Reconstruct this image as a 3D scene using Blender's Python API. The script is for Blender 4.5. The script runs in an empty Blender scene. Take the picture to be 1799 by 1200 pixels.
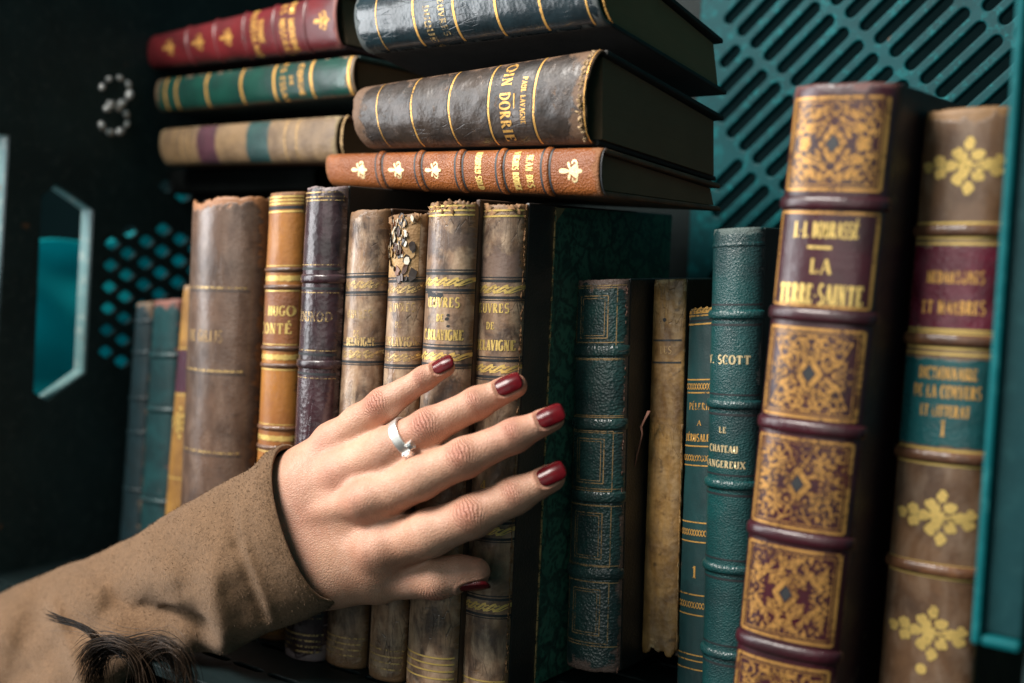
import bpy, bmesh, math, random
import numpy as np
from math import sin, cos, pi, radians, sqrt, exp
from mathutils import Vector, Matrix, noise as mnoise

S = bpy.context.scene
COL = S.collection
random.seed(7)

# ------------------------------------------------------------------ camera, world, lamps, exposure
W, H, FPX = 1799.0, 1200.0, 2200.0
YAW, PITCH, ROLL = radians(36), radians(-4.7), radians(2.3)
FWD = np.array([-sin(YAW)*cos(PITCH), cos(YAW)*cos(PITCH), sin(PITCH)])
_r0 = np.array([cos(YAW), sin(YAW), 0.0]); _u0 = np.cross(_r0, FWD)
RGT = _r0*cos(ROLL) + _u0*sin(ROLL)
UPV = -_r0*sin(ROLL) + _u0*cos(ROLL)
CAM = np.array([0.30452221, -0.41646959, 0.1929522])

cd = bpy.data.cameras.new('camera'); cam = bpy.data.objects.new('camera', cd); COL.objects.link(cam)
cd.sensor_width = 36.0; cd.lens = FPX/W*36.0; cd.clip_start = 0.01; cd.clip_end = 50
cam.matrix_world = Matrix([[RGT[0], UPV[0], -FWD[0], CAM[0]], [RGT[1], UPV[1], -FWD[1], CAM[1]],
                           [RGT[2], UPV[2], -FWD[2], CAM[2]], [0, 0, 0, 1]])
cd.dof.use_dof = True; cd.dof.focus_distance = 0.525; cd.dof.aperture_fstop = 4.3; cd.dof.aperture_blades = 0
S.camera = cam

wd = bpy.data.worlds.new('World'); S.world = wd; wd.use_nodes = True
bg = wd.node_tree.nodes['Background']
bg.inputs['Color'].default_value = (0.10, 0.42, 0.46, 1); bg.inputs['Strength'].default_value = 0.24

def area(name, loc, tgt, size, power, color):
    l = bpy.data.lights.new(name, 'AREA'); l.shape = 'RECTANGLE'; l.size = size[0]; l.size_y = size[1]
    l.energy = power; l.color = color
    o = bpy.data.objects.new(name, l); COL.objects.link(o); o.location = loc
    o.rotation_euler = (Vector(tgt) - Vector(loc)).to_track_quat('-Z', 'Y').to_euler()
    return o
area('key_lamp', (-0.46, -0.84, 1.08), (-0.02, 0.01, 0.13), (0.66, 0.40), 40.0, (1.0, 0.94, 0.87))
area('sky_lamp', (-1.02, -0.62, 0.34), (0.0, 0.03, 0.12), (0.45, 0.9), 11.0, (0.96, 0.98, 1.0))
area('front_lamp', (0.05, -1.45, 0.30), (0.0, 0.03, 0.10), (1.1, 0.7), 3.4, (1.0, 0.96, 0.90))

S.view_settings.view_transform = 'Standard'; S.view_settings.look = 'None'
S.view_settings.exposure = 0.0; S.view_settings.gamma = 1.0
S.cycles.use_denoising = True
try: S.cycles.denoiser = 'OPENIMAGEDENOISE'
except Exception: pass
S.cycles.max_bounces = 6

# ------------------------------------------------------------------ helpers: measuring rays, meshes, tags
def ray(px, py): return FWD + RGT*((px-W/2)/FPX) - UPV*((py-H/2)/FPX)
def at(px, py, Y):
    r = ray(px, py); return CAM + r*((Y-CAM[1])/r[1])
def atx(px, py, X):
    r = ray(px, py); return CAM + r*((X-CAM[0])/r[0])
def atplane(px, py, p, n):
    r = ray(px, py); return CAM + r*(np.dot(np.array(p)-CAM, n)/np.dot(r, n))
def proj(p):
    d = np.asarray(p)-CAM; z = d@FWD
    return W/2+FPX*(d@RGT)/z, H/2-FPX*(d@UPV)/z
def unit(a):
    a = np.asarray(a, float); return a/np.linalg.norm(a)

def tag(o, label=None, cat=None, group=None, kind=None):
    if label: o['label'] = label
    if cat: o['category'] = cat
    if group: o['group'] = group
    if kind: o['kind'] = kind
    return o
def empty(name, loc):
    o = bpy.data.objects.new(name, None); COL.objects.link(o); o.location = Vector(loc); o.empty_display_size = 0.02
    return o
def mesh(name, verts, faces, mat=None, parent=None, smooth=True, root=None, uvs=None, attrs=None):
    """one mesh object; verts are world points, kept relative to the thing's base (root)"""
    v = np.asarray(verts, dtype=float)
    off = np.array(root) if root is not None else np.zeros(3)
    me = bpy.data.meshes.new(name)
    me.from_pydata((v-off).tolist(), [], [tuple(int(i) for i in f) for f in faces])
    if uvs is not None:
        uv = me.uv_layers.new(name='UVMap')
        idx = np.zeros(len(me.loops), dtype=np.int32); me.loops.foreach_get('vertex_index', idx)
        uv.data.foreach_set('uv', np.asarray(uvs, dtype=np.float32)[idx].ravel())
    for k, a in (attrs or {}).items():
        at_ = me.attributes.new(k, 'FLOAT', 'POINT'); at_.data.foreach_set('value', np.asarray(a, dtype=np.float32))
    if mat: me.materials.append(mat)
    if smooth: me.polygons.foreach_set('use_smooth', [True]*len(me.polygons))
    me.update()
    o = bpy.data.objects.new(name, me); COL.objects.link(o)
    if parent is not None:
        o.parent = parent
        if parent.type == 'MESH' or parent.parent is not None: o.matrix_parent_inverse = Matrix.Identity(4)
    elif root is not None: o.location = Vector(root)
    return o
def grid_faces(nr, nc, wrap=False, base=0):
    f = []
    for i in range(nr-1):
        for j in range(nc if wrap else nc-1):
            k = (j+1) % nc
            f.append((base+i*nc+j, base+i*nc+k, base+(i+1)*nc+k, base+(i+1)*nc+j))
    return f
def hexa(c):
    """8 corner points (bottom 4 ccw, top 4 ccw) -> verts, faces"""
    return list(c), [(3, 2, 1, 0), (4, 5, 6, 7), (0, 1, 5, 4), (1, 2, 6, 5), (2, 3, 7, 6), (3, 0, 4, 7)]
def bevel(o, w=0.0006, seg=2):
    m = o.modifiers.new('bevel', 'BEVEL'); m.width = w; m.segments = seg; m.limit_method = 'ANGLE'; m.angle_limit = radians(40)
    return o

# ------------------------------------------------------------------ materials
class NT:
    def __init__(s, name):
        s.m = bpy.data.materials.new(name); s.m.use_nodes = True
        s.t = s.m.node_tree; s.t.nodes.clear()
        s.out = s.n('ShaderNodeOutputMaterial')
        s.p = s.n('ShaderNodeBsdfPrincipled'); s.l(s.p, 'BSDF', s.out, 'Surface')
    def n(s, kind, **kw):
        x = s.t.nodes.new(kind)
        for k, v in kw.items(): setattr(x, k, v)
        return x
    def l(s, a, ao, b, bi): s.t.links.new(a.outputs[ao], b.inputs[bi])
    def setp(s, **kw):
        for k, v in kw.items():
            k = k.replace('_', ' ')
            s.p.inputs[k].default_value = v if not isinstance(v, tuple) or len(v) == 4 or k == 'Subsurface Radius' else (*v, 1)
    def coord(s, kind='UV', scale=(1, 1, 1), off=None):
        c = s.n('ShaderNodeTexCoord'); m = s.n('ShaderNodeMapping')
        m.inputs['Scale'].default_value = scale
        m.inputs['Location'].default_value = off or (random.uniform(0, 9), random.uniform(0, 9), random.uniform(0, 9))
        s.l(c, kind, m, 'Vector'); return m
    def noise(s, vec, scale, detail=4, rough=0.55, dist=0.0):
        x = s.n('ShaderNodeTexNoise'); x.inputs['Scale'].default_value = scale; x.inputs['Detail'].default_value = detail
        x.inputs['Roughness'].default_value = rough; x.inputs['Distortion'].default_value = dist
        s.l(vec, 'Vector', x, 'Vector'); return x
    def voro(s, vec, scale, feature='F1', rnd=1.0):
        x = s.n('ShaderNodeTexVoronoi', feature=feature); x.inputs['Scale'].default_value = scale
        x.inputs['Randomness'].default_value = rnd
        s.l(vec, 'Vector', x, 'Vector'); return x
    def ramp(s, src, out, stops, interp='LINEAR'):
        r = s.n('ShaderNodeValToRGB'); e = r.color_ramp.elements; r.color_ramp.interpolation = interp
        while len(e) < len(stops): e.new(0.5)
        for el, (p, c) in zip(e, stops):
            el.position = p; el.color = (c, c, c, 1) if not isinstance(c, tuple) else (*c, 1)
        s.t.links.new(src.outputs[out], r.inputs['Fac']); return r
    def mix(s, fac, a, b):
        m = s.n('ShaderNodeMix', data_type='RGBA')
        if isinstance(fac, (int, float)): m.inputs[0].default_value = fac
        else: s.t.links.new(fac, m.inputs[0])
        for v, i in ((a, 6), (b, 7)):
            if isinstance(v, tuple): m.inputs[i].default_value = (*v, 1)
            else: s.t.links.new(v, m.inputs[i])
        return m.outputs[2]
    def math(s, op, a, b=None, clamp=False):
        m = s.n('ShaderNodeMath', operation=op); m.use_clamp = clamp
        for v, i in ((a, 0), (b, 1)):
            if v is None: continue
            if isinstance(v, (int, float)): m.inputs[i].default_value = v
            else: s.t.links.new(v, m.inputs[i])
        return m.outputs[0]
    def attr(s, name):
        a = s.n('ShaderNodeAttribute'); a.attribute_name = name; return a.outputs['Fac']
    def bump(s, height, strength, dist=0.001, prev=None):
        b = s.n('ShaderNodeBump'); b.inputs['Strength'].default_value = strength; b.inputs['Distance'].default_value = dist
        s.t.links.new(height, b.inputs['Height'])
        if prev is not None: s.t.links.new(prev, b.inputs['Normal'])
        return b.outputs['Normal']

def leather(name, base, dark, worn=(0.3, 0.19, 0.11), wear=0.35, blotch=55, grain=900, gstr=0.25, rough=0.42,
            streak=0.3, spots=0.3, edge=1.0, coord='UV', hair=None, light=None, lightamt=0.0, spec=0.75, stain=None, crack=0.25):
    k = NT(name); v = k.coord(coord)
    n1 = k.noise(v, blotch, 6, 0.6, 0.4)
    vs = k.coord(coord, scale=(7, 1, 7)); n2 = k.noise(vs, 42, 5, 0.65, 0.3)
    nf = k.noise(v, 520, 4, 0.7)
    f1 = k.ramp(n1, 'Fac', [(0.40, 0.0), (0.62, 1.0)])
    c = k.mix(f1.outputs[0], base, dark)
    f2 = k.ramp(n2, 'Fac', [(0.45, 0.0), (0.75, streak)])
    c = k.mix(f2.outputs[0], c, dark)
    if light:
        vl = k.coord(coord, scale=(2.6, 1, 2.6)); n3 = k.noise(vl, 62, 6, 0.62, 0.5); f3 = k.ramp(n3, 'Fac', [(0.44, 0.0), (0.74, lightamt)])
        c = k.mix(f3.outputs[0], c, light)
    if stain:   # an old blot across part of the spine, between two heights
        v0, v1, sc_, sa_ = stain; tc = k.n('ShaderNodeTexCoord'); sx = k.n('ShaderNodeSeparateXYZ'); k.l(tc, 'UV', sx, 'Vector')
        ns = k.noise(v, 95, 5, 0.6, 0.6); wob = k.math('ADD', sx.outputs['Y'], k.math('MULTIPLY', k.math('SUBTRACT', ns.outputs['Fac'], 0.5), 0.03))
        d_ = k.math('ABSOLUTE', k.math('SUBTRACT', wob, (v0+v1)/2)); mr = k.n('ShaderNodeMapRange'); mr.inputs['From Min'].default_value = (v1-v0)/2; mr.inputs['From Max'].default_value = (v1-v0)/2-0.003; mr.inputs['To Max'].default_value = sa_
        k.t.links.new(d_, mr.inputs['Value']); c = k.mix(mr.outputs['Result'], c, sc_)
    sp = k.noise(v, 210, 2, 0.5); f4 = k.ramp(sp, 'Fac', [(0.64, 0.0), (0.74, spots)])
    c = k.mix(f4.outputs[0], c, tuple(x*0.35 for x in dark))
    fm = k.ramp(nf, 'Fac', [(0.3, 0.0), (0.8, 0.35)])
    c = k.mix(fm.outputs[0], c, tuple(x*0.55 for x in base))
    vsc = k.coord(coord, scale=(3.0, 0.55, 3.0)); vc_ = k.voro(vsc, 150, 'DISTANCE_TO_EDGE'); nsc = k.noise(v, 40, 3, 0.6)
    cr_ = k.math('MULTIPLY', k.ramp(vc_, 'Distance', [(0.0, 1.0), (0.035, 0.0)]).outputs[0], k.ramp(nsc, 'Fac', [(0.5, 0.0), (0.62, crack)]).outputs[0])
    c = k.mix(cr_, c, tuple(x*0.4 for x in dark))
    # wear: scuffs everywhere plus rubbed head, tail and joints
    nw = k.noise(v, 130, 8, 0.68, 0.6)
    e = k.math('MULTIPLY', k.attr('edge'), 0.42*edge)
    wv = k.math('ADD', nw.outputs['Fac'], e)
    wm = k.n('ShaderNodeMapRange'); wm.inputs['From Min'].default_value = 0.80-0.28*wear; wm.inputs['From Max'].default_value = 0.86-0.22*wear
    k.t.links.new(wv, wm.inputs['Value']); wf = wm.outputs['Result']
    wc = k.mix(nf.outputs['Fac'], worn, tuple(x*0.45 for x in worn))
    c = k.mix(k.math('MULTIPLY', wf, 0.9), c, wc)
    k.t.links.new(c, k.p.inputs['Base Color'])
    rr = k.math('ADD', k.math('MULTIPLY', n1.outputs['Fac'], 0.30), rough-0.15)
    rr = k.math('ADD', rr, k.math('MULTIPLY', wf, 0.3), True)
    k.t.links.new(rr, k.p.inputs['Roughness'])
    k.p.inputs['Specular IOR Level'].default_value = spec
    vo = k.voro(v, grain); nb = k.noise(v, grain*0.6, 3, 0.6)
    hgt = k.math('ADD', vo.outputs['Distance'], k.math('MULTIPLY', nb.outputs['Fac'], 0.6))
    b1 = k.bump(hgt, gstr, 0.0006)
    hw = k.math('SUBTRACT', k.math('SUBTRACT', k.math('MULTIPLY', n1.outputs['Fac'], 0.8), wf), cr_)
    b2 = k.bump(hw, 0.3, 0.0008, b1)
    k.t.links.new(b2, k.p.inputs['Normal'])
    return k.m

def plain(name, color, rough=0.5, metallic=0.0, var=0.25, scale=120, bumpstr=0.1, coord='Object', spec=0.5):
    k = NT(name); v = k.coord(coord); n = k.noise(v, scale, 6, 0.65)
    f = k.ramp(n, 'Fac', [(0.3, 0.0), (0.75, 1.0)])
    k.t.links.new(k.mix(f.outputs[0], tuple(min(1, x*(1+var)) for x in color), tuple(x*(1-var) for x in color)), k.p.inputs['Base Color'])
    k.setp(Roughness=rough, Metallic=metallic); k.p.inputs['Specular IOR Level'].default_value = spec
    n2 = k.noise(v, scale*5, 4, 0.6)
    k.t.links.new(k.bump(n2.outputs['Fac'], bumpstr, 0.0005), k.p.inputs['Normal'])
    return k.m

def gilt(name, color=(1.0, 0.55, 0.15), worn=0.35, rough=0.36, scale=700):
    k = NT(name); v = k.coord('Object'); n = k.noise(v, scale, 6, 0.7); n2 = k.noise(v, 90, 4, 0.6)
    sm = k.math('ADD', k.math('MULTIPLY', n.outputs['Fac'], 0.6), k.math('MULTIPLY', n2.outputs['Fac'], 0.4))
    a = k.n('ShaderNodeMapRange'); a.inputs['From Min'].default_value = 0.62-0.25*worn+0.06; a.inputs['From Max'].default_value = 0.60-0.25*worn
    a.inputs['To Min'].default_value = 0.12
    k.t.links.new(sm, a.inputs['Value'])
    k.t.links.new(a.outputs['Result'], k.p.inputs['Alpha'])
    k.t.links.new(k.mix(n2.outputs['Fac'], color, tuple(x*0.6 for x in color)), k.p.inputs['Base Color'])
    k.setp(Roughness=rough, Metallic=0.5)
    k.t.links.new(k.bump(n.outputs['Fac'], 0.35, 0.0004), k.p.inputs['Normal'])
    return k.m

def pages(name, color=(0.20, 0.14, 0.08)):
    k = NT(name); v = k.coord('Object', scale=(1, 1, 1)); n = k.noise(v, 60, 5, 0.6)
    c = k.n('ShaderNodeAttribute'); c.attribute_name = 'leaf'
    w = k.n('ShaderNodeTexWave', wave_type='BANDS', bands_direction='X'); w.inputs['Scale'].default_value = 14; w.inputs['Distortion'].default_value = 1.5
    w.inputs['Detail'].default_value = 3; w.inputs['Detail Scale'].default_value = 4
    cv = k.n('ShaderNodeCombineXYZ'); k.t.links.new(c.outputs['Fac'], cv.inputs['X']); k.l(cv, 'Vector', w, 'Vector')
    f = k.math('MULTIPLY', w.outputs['Fac'], n.outputs['Fac'])
    k.t.links.new(k.mix(f, tuple(x*0.5 for x in color), color), k.p.inputs['Base Color']); k.setp(Roughness=0.85)
    k.t.links.new(k.bump(w.outputs['Fac'], 0.5, 0.0005), k.p.inputs['Normal'])
    return k.m

# ------------------------------------------------------------------ lettering: a small cut serif alphabet
def arc(cx, cy, rx, ry, a0, a1, n=10):
    return [(cx+rx*cos(radians(a0+(a1-a0)*i/n)), cy+ry*sin(radians(a0+(a1-a0)*i/n))) for i in range(n+1)]
TN, TK = 0.075, 0.17
def _g():
    G = {}
    st = lambda x, y0=0, y1=1: ([(x, y0), (x, y1)], TK)
    hz = lambda x0, x1, y: ([(x0, y), (x1, y)], TN)
    G['A'] = (.84, [([(.08, 0), (.42, 1)], TN), ([(.42, 1), (.76, 0)], TK), hz(.2, .62, .34)], [(.08, 0), (.76, 0)])
    G['B'] = (.72, [st(.16), (arc(.16, .75, .38, .25, 90, -90), None), (arc(.16, .26, .46, .26, 90, -90), None)], [])
    G['C'] = (.78, [(arc(.44, .5, .36, .5, 48, 312, 18), None), ([(.68, .98), (.68, .72)], TN)], [])
    G['D'] = (.82, [st(.16), (arc(.16, .5, .56, .5, 90, -90, 16), None)], [(.16, 0), (.16, 1)])
    G['E'] = (.68, [st(.16), hz(.16, .6, .04), hz(.16, .56, .96), hz(.16, .46, .52), ([(.58, .04), (.6, .24)], TN), ([(.55, .96), (.55, .78)], TN)], [(.16, 0), (.16, 1)])
    G['F'] = (.64, [st(.16), hz(.16, .58, .96), hz(.16, .46, .52), ([(.56, .96), (.56, .78)], TN)], [(.16, 0), (.16, 1)])
    G['G'] = (.82, [(arc(.44, .5, .36, .5, 48, 330, 18), None), st(.70, .08, .45)], [(.70, .45)])
    G['H'] = (.84, [st(.16), st(.68), hz(.16, .68, .52)], [(.16, 0), (.16, 1), (.68, 0), (.68, 1)])
    G['I'] = (.36, [st(.18)], [(.18, 0), (.18, 1)])
    G['J'] = (.5, [st(.32, .15, 1), (arc(.18, .16, .14, .16, 0, -150, 6), None)], [(.32, 1)])
    G['L'] = (.66, [st(.16), hz(.16, .58, .04), ([(.57, .04), (.6, .26)], TN)], [(.16, 0), (.16, 1)])
    G['M'] = (1.0, [([(.12, 0), (.16, 1)], TN), ([(.16, 1), (.48, .05)], TK), ([(.48, .05), (.82, 1)], TN), ([(.82, 1), (.86, 0)], TK)], [(.12, 0), (.86, 0)])
    G['N'] = (.86, [([(.14, 0), (.14, 1)], TN), ([(.14, 1), (.7, 0)], TK), ([(.7, 0), (.7, 1)], TN)], [(.14, 0), (.12, 1), (.7, 1)])
    G['O'] = (.88, [(arc(.44, .5, .36, .5, 0, 360, 24), None)], [])
    G['P'] = (.68, [st(.16), (arc(.16, .73, .42, .27, 90, -90), None)], [(.16, 0), (.16, 1)])
    G['Q'] = (.88, [(arc(.44, .5, .36, .5, 0, 360, 24), None), ([(.45, .2), (.75, -.12)], TK)], [])
    G['R'] = (.80, [st(.16), (arc(.16, .74, .4, .26, 90, -90), None), ([(.34, .48), (.7, 0)], TK)], [(.16, 0), (.16, 1), (.7, 0)])
    G['S'] = (.62, [(arc(.31, .74, .22, .26, 35, 270, 12)+arc(.31, .25, .24, .25, 90, -145, 12)[1:], 0.12)], [])
    G['T'] = (.76, [st(.38), hz(.06, .70, .96), ([(.08, .96), (.06, .76)], TN), ([(.68, .96), (.70, .76)], TN)], [(.38, 0)])
    G['U'] = (.84, [([(.16, 1), (.16, .28)]+arc(.43, .28, .27, .28, 180, 360, 10)+[(.70, 1)], None)], [(.16, 1), (.70, 1)])
    G['V'] = (.82, [([(.08, 1), (.42, 0)], TK), ([(.42, 0), (.74, 1)], TN)], [(.08, 1), (.74, 1)])
    G['W'] = (1.16, [([(.06, 1), (.34, 0)], TK), ([(.34, 0), (.58, .95)], TN), ([(.58, .95), (.84, 0)], TK), ([(.84, 0), (1.08, 1)], TN)], [(.06, 1), (1.08, 1)])
    G['X'] = (.82, [([(.1, 1), (.72, 0)], TK), ([(.1, 0), (.72, 1)], TN)], [(.1, 0), (.1, 1), (.72, 0), (.72, 1)])
    G['.'] = (.28, [([(.12, 0), (.12, .14)], .15)], [])
    G["'"] = (.24, [([(.12, .78), (.12, 1)], .1)], [])
    G['-'] = (.42, [([(.06, .42), (.36, .42)], .1)], [])
    G['_'] = (1.5, [([(.1, .5), (1.4, .5)], .1)], [])
    G['1'] = (.5, [st(.26), ([(.26, 1), (.1, .82)], TN)], [(.26, 0)])
    G['4'] = (.66, [st(.46), ([(.46, 1), (.06, .32)], TN), hz(.06, .62, .32)], [(.46, 0)])
    w, s, f = G['E']; G['\u00c9'] = (w, s+[([(.28, 1.1), (.46, 1.28)], .1)], f)
    G['\u0152'] = (1.12, [(arc(.44, .5, .36, .5, 60, 300, 18), None), st(.62), hz(.62, 1.04, .04), hz(.62, 1.0, .96), hz(.62, .9, .52), ([(1.02, .04), (1.04, .24)], TN)], [])
    G[' '] = (.42, [], [])
    return G
GLYPH = _g()

class Decal:
    """flat gilt shapes in spine coordinates (s across, t from the foot, metres) laid on a curved spine"""
    def __init__(s): s.v, s.f, s.n = [], [], 0
    def poly(s, pts):
        b = len(s.v); s.n += 1; h = 0.00010+0.000004*(s.n % 25)
        cx = sum(p[0] for p in pts)/len(pts); cy = sum(p[1] for p in pts)/len(pts)
        s.v.append((cx, cy, h)); s.v += [(p[0], p[1], h) for p in pts]
        for i in range(len(pts)): s.f.append((b, b+1+i, b+1+(i+1) % len(pts)))
    def ribbon(s, pts, width, closed=False, step=0.0012):
        q = []
        P = list(pts)+([pts[0]] if closed else [])
        for a, c in zip(P[:-1], P[1:]):
            n = max(1, int(math.hypot(c[0]-a[0], c[1]-a[1])/step))
            for i in range(n): q.append((a[0]+(c[0]-a[0])*i/n, a[1]+(c[1]-a[1])*i/n))
        q.append(P[-1])
        if len(q) < 2: return
        s.n += 1; h = 0.00010+0.000004*(s.n % 25); b = len(s.v)
        for i, p in enumerate(q):
            a = q[max(0, i-1)]; c = q[min(len(q)-1, i+1)]
            if closed and i in (0, len(q)-1): a, c = q[-2], q[1]
            tx, ty = c[0]-a[0], c[1]-a[1]; L = math.hypot(tx, ty) or 1e-9; tx /= L; ty /= L
            w = (width(abs(ty)) if callable(width) else width)/2
            s.v.append((p[0]-ty*w, p[1]+tx*w, h)); s.v.append((p[0]+ty*w, p[1]-tx*w, h))
        for i in range(len(q)-1): s.f.append((b+2*i, b+2*i+2, b+2*i+3, b+2*i+1))
    def disc(s, x, y, r, n=9): s.poly([(x+r*cos(2*pi*i/n), y+r*sin(2*pi*i/n)) for i in range(n)])
    def leaf(s, x, y, a, L, w):
        pts = []
        for i in range(12):
            q = 2*pi*i/12; lx = L*(0.5-0.5*cos(q)); ly = w*0.5*sin(q)*(1-0.35*cos(q))
            pts.append((x+lx*cos(a)-ly*sin(a), y+lx*sin(a)+ly*cos(a)))
        s.poly(pts)
    def curl(s, x, y, a, r, w, sgn=1, turns=1.35):
        pts = []
        for i in range(18):
            q = i/17; rr = r*(1-0.8*q); an = a+sgn*q*turns*2*pi
            pts.append((x+rr*cos(an), y+rr*sin(an)))
        s.ribbon(pts, w, step=0.002)
    def text(s, txt, t, size, s0=0.0, stretch=1.0, gap=0.17, bold=1.0):
        tot = sum(GLYPH[c][0]+gap for c in txt)-gap; x = s0-tot*size*stretch/2
        for c in txt:
            w, strokes, ser = GLYPH[c]
            m = lambda p: (x+p[0]*size*stretch, t+(p[1]-0.5)*size)
            for pts, wd in strokes:
                if wd is None: ww = lambda ty: size*bold*(TN+(TK-TN)*ty**1.5)
                else: ww = wd*size*bold
                s.ribbon([m(p) for p in pts], ww, step=size*0.3)
            for p in ser: s.ribbon([m((p[0]-.14, p[1]+(.03 if p[1] < .5 else -.03))), m((p[0]+.14, p[1]+(.03 if p[1] < .5 else -.03)))], .06*size*bold)
            x += (w+gap)*size*stretch

# ------------------------------------------------------------------ books
M = {}
M['page'] = pages('page_edges'); M['page_dark'] = pages('page_edges_dark', (0.30, 0.20, 0.11))
M['gold'] = gilt('gilt', worn=0.30); M['gold_worn'] = gilt('gilt_worn', (0.80, 0.55, 0.24), worn=0.62); M['gold_bright'] = gilt('gilt_bright', (1.0, 0.70, 0.22), worn=0.12, rough=0.34)
M['gold_dull'] = gilt('gilt_dull', (0.55, 0.36, 0.17), worn=0.42, rough=0.5)
M['dark_line'] = plain('blind_line', (0.02, 0.022, 0.025), 0.5)
M['black_board'] = plain('dark_board', (0.018, 0.017, 0.016), 0.65, var=0.4, scale=60, bumpstr=0.3)
M['gap_dark'] = plain('gap_dark_black', (0.004, 0.005, 0.005), 0.9, spec=0.03)  # shade put into the colour: the added support book vanishes in its gap
M['green_board'] = plain('dark_green_board', (0.008, 0.03, 0.03), 0.6, var=0.4, scale=60, bumpstr=0.3)
M['brown_board'] = plain('brown_board', (0.07, 0.035, 0.02), 0.6, var=0.4, scale=60, bumpstr=0.3)

class Book:
    def __init__(s, label, quad, mat, bulge=0.45, depth=0.115, thick=0.0022, group=None, torn=0.0, torn_foot=0.0, dent=0.00025,
                 board=None, page=None, drop=(0.0, 0.0), horiz=False, cover_name='cover_board', nv=150, name='book', over=0.003):
        s.FL, s.FR, s.HL, s.HR = [np.array(q, float) for q in quad]
        s.u = unit((s.FR-s.FL)+(s.HR-s.HL)); vv = unit((s.HL-s.FL)+(s.HR-s.FR))
        s.n = unit(np.cross(s.u, vv)); s.horiz = horiz
        s.L = 0.5*(np.linalg.norm(s.HL-s.FL)+np.linalg.norm(s.HR-s.FR))
        s.w0 = np.linalg.norm(s.FR-s.FL); s.w1 = np.linalg.norm(s.HR-s.HL)
        s.b = bulge*0.25*(s.w0+s.w1); s.dent = dent; s.seed = random.uniform(0, 50)
        back = np.array([-s.n[0], -s.n[1], 0.0]); s.back = unit(back)
        low = min((s.FL, s.FR, s.HL, s.HR), key=lambda p: p[2])
        c = 0.25*(s.FL+s.FR+s.HL+s.HR)+s.back*depth*0.5
        s.root = np.array([c[0], c[1], low[2]])
        s.o = tag(empty(name, s.root), label, 'book', group)
        s.mat = mat; s.gold = Decal(); s.dark = Decal(); s.letter = Decal()
        # spine
        nu = 64; us = [0.5-0.5*cos(pi*i/nu) for i in range(nu+1)]
        V, UV, ED = [], [], []
        vt = [1-torn*max(0.0, 0.22+0.55*mnoise.noise(Vector((u*3.1+s.seed, 3.1, s.seed)))+0.45*abs(mnoise.noise(Vector((u*17+s.seed, 7, 0))))+0.3*abs(mnoise.noise(Vector((u*41+s.seed, 7, 0))))) for u in us]
        vb = [torn_foot*max(0.0, 0.3+mnoise.noise(Vector((u*4.2+s.seed, 9.1, s.seed)))+0.4*mnoise.noise(Vector((u*14+s.seed, 2, 0)))) for u in us]
        rows = [(-1, 0.004), (-1, 0.0)]+[(0, i/nv) for i in range(nv+1)]+[(1, 0.0), (1, 0.004)]
        for kind, q in rows:
            for i, u in enumerate(us):
                if kind == 0: v = vb[i]+(vt[i]-vb[i])*q; h = 0.0
                elif kind < 0: v = vb[i]+q/s.L; h = -0.0013
                else: v = vt[i]-q/s.L; h = -0.0013
                # soft turned-in edge at head and foot
                if kind == 0 and q > 1-2.5/nv: h -= 0.0004*(1-(1-q)*nv/2.5)
                if kind == 0 and q < 2.5/nv: h -= 0.0004*(1-q*nv/2.5)
                V.append(s.P(u, v, h)); w = s.w0+(s.w1-s.w0)*v
                UV.append((u*w, v*s.L))
                d = min(vt[i]-v, v-vb[i])*s.L; j = min(u, 1-u)*w
                ED.append(min(1.0, exp(-max(d, 0)/0.0045)+0.6*exp(-j/0.0012)) if kind == 0 else 1.0)
        s.spine = mesh('spine', V, grid_faces(len(rows), nu+1), mat, s.o, root=s.root, uvs=UV, attrs={'edge': ED})
        # boards and leaves
        bm_ = board or mat
        th = thick; u = s.u
        def slab(nm, m, F, Hd, w_f, w_h, inset_f, inset_b, dz, ins, attrs=False):
            up = unit(Hd-F)
            F0 = F+up*ins; H0 = Hd-up*ins
            bk = s.back
            A = [F0+bk*inset_f, F0+u*w_f+bk*inset_f, F0+u*w_f+bk*inset_b+np.array([0, 0, -dz[1]]), F0+bk*inset_b+np.array([0, 0, -dz[0]])]
            B = [H0+bk*inset_f, H0+u*w_h+bk*inset_f, H0+u*w_h+bk*inset_b+np.array([0, 0, -dz[1]]), H0+bk*inset_b+np.array([0, 0, -dz[0]])]
            v, f = hexa(A+B)
            uvp = [((p-s.FL)@s.back, (p-s.FL)@unit(s.HL-s.FL)) for p in v]
            lf = [0, 1, 1, 0, 0, 1, 1, 0]
            o = mesh(nm, v, f, m, s.o, smooth=False, root=s.root, uvs=uvp, attrs={'leaf': [x*(w_f+w_h)/0.02 for x in lf], 'edge': [0.15]*8})
            return o
        d0, d1 = drop
        s.boardL = bevel(slab(cover_name, bm_, s.FL, s.HL, th, th, 0.0006, depth, (d0, d0), 0.0), 0.0007)
        s.boardR = bevel(slab(cover_name, bm_, s.FR-u*th, s.HR-u*th, th, th, 0.0006, depth, (d1, d1), 0.0), 0.0007)
        e = th+0.0002
        s.pages = slab('page_block', page or M['page'], s.FL+u*e, s.HL+u*e, s.w0-2*e, s.w1-2*e, 0.0014, depth-0.004, (d0, d1), over)
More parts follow.
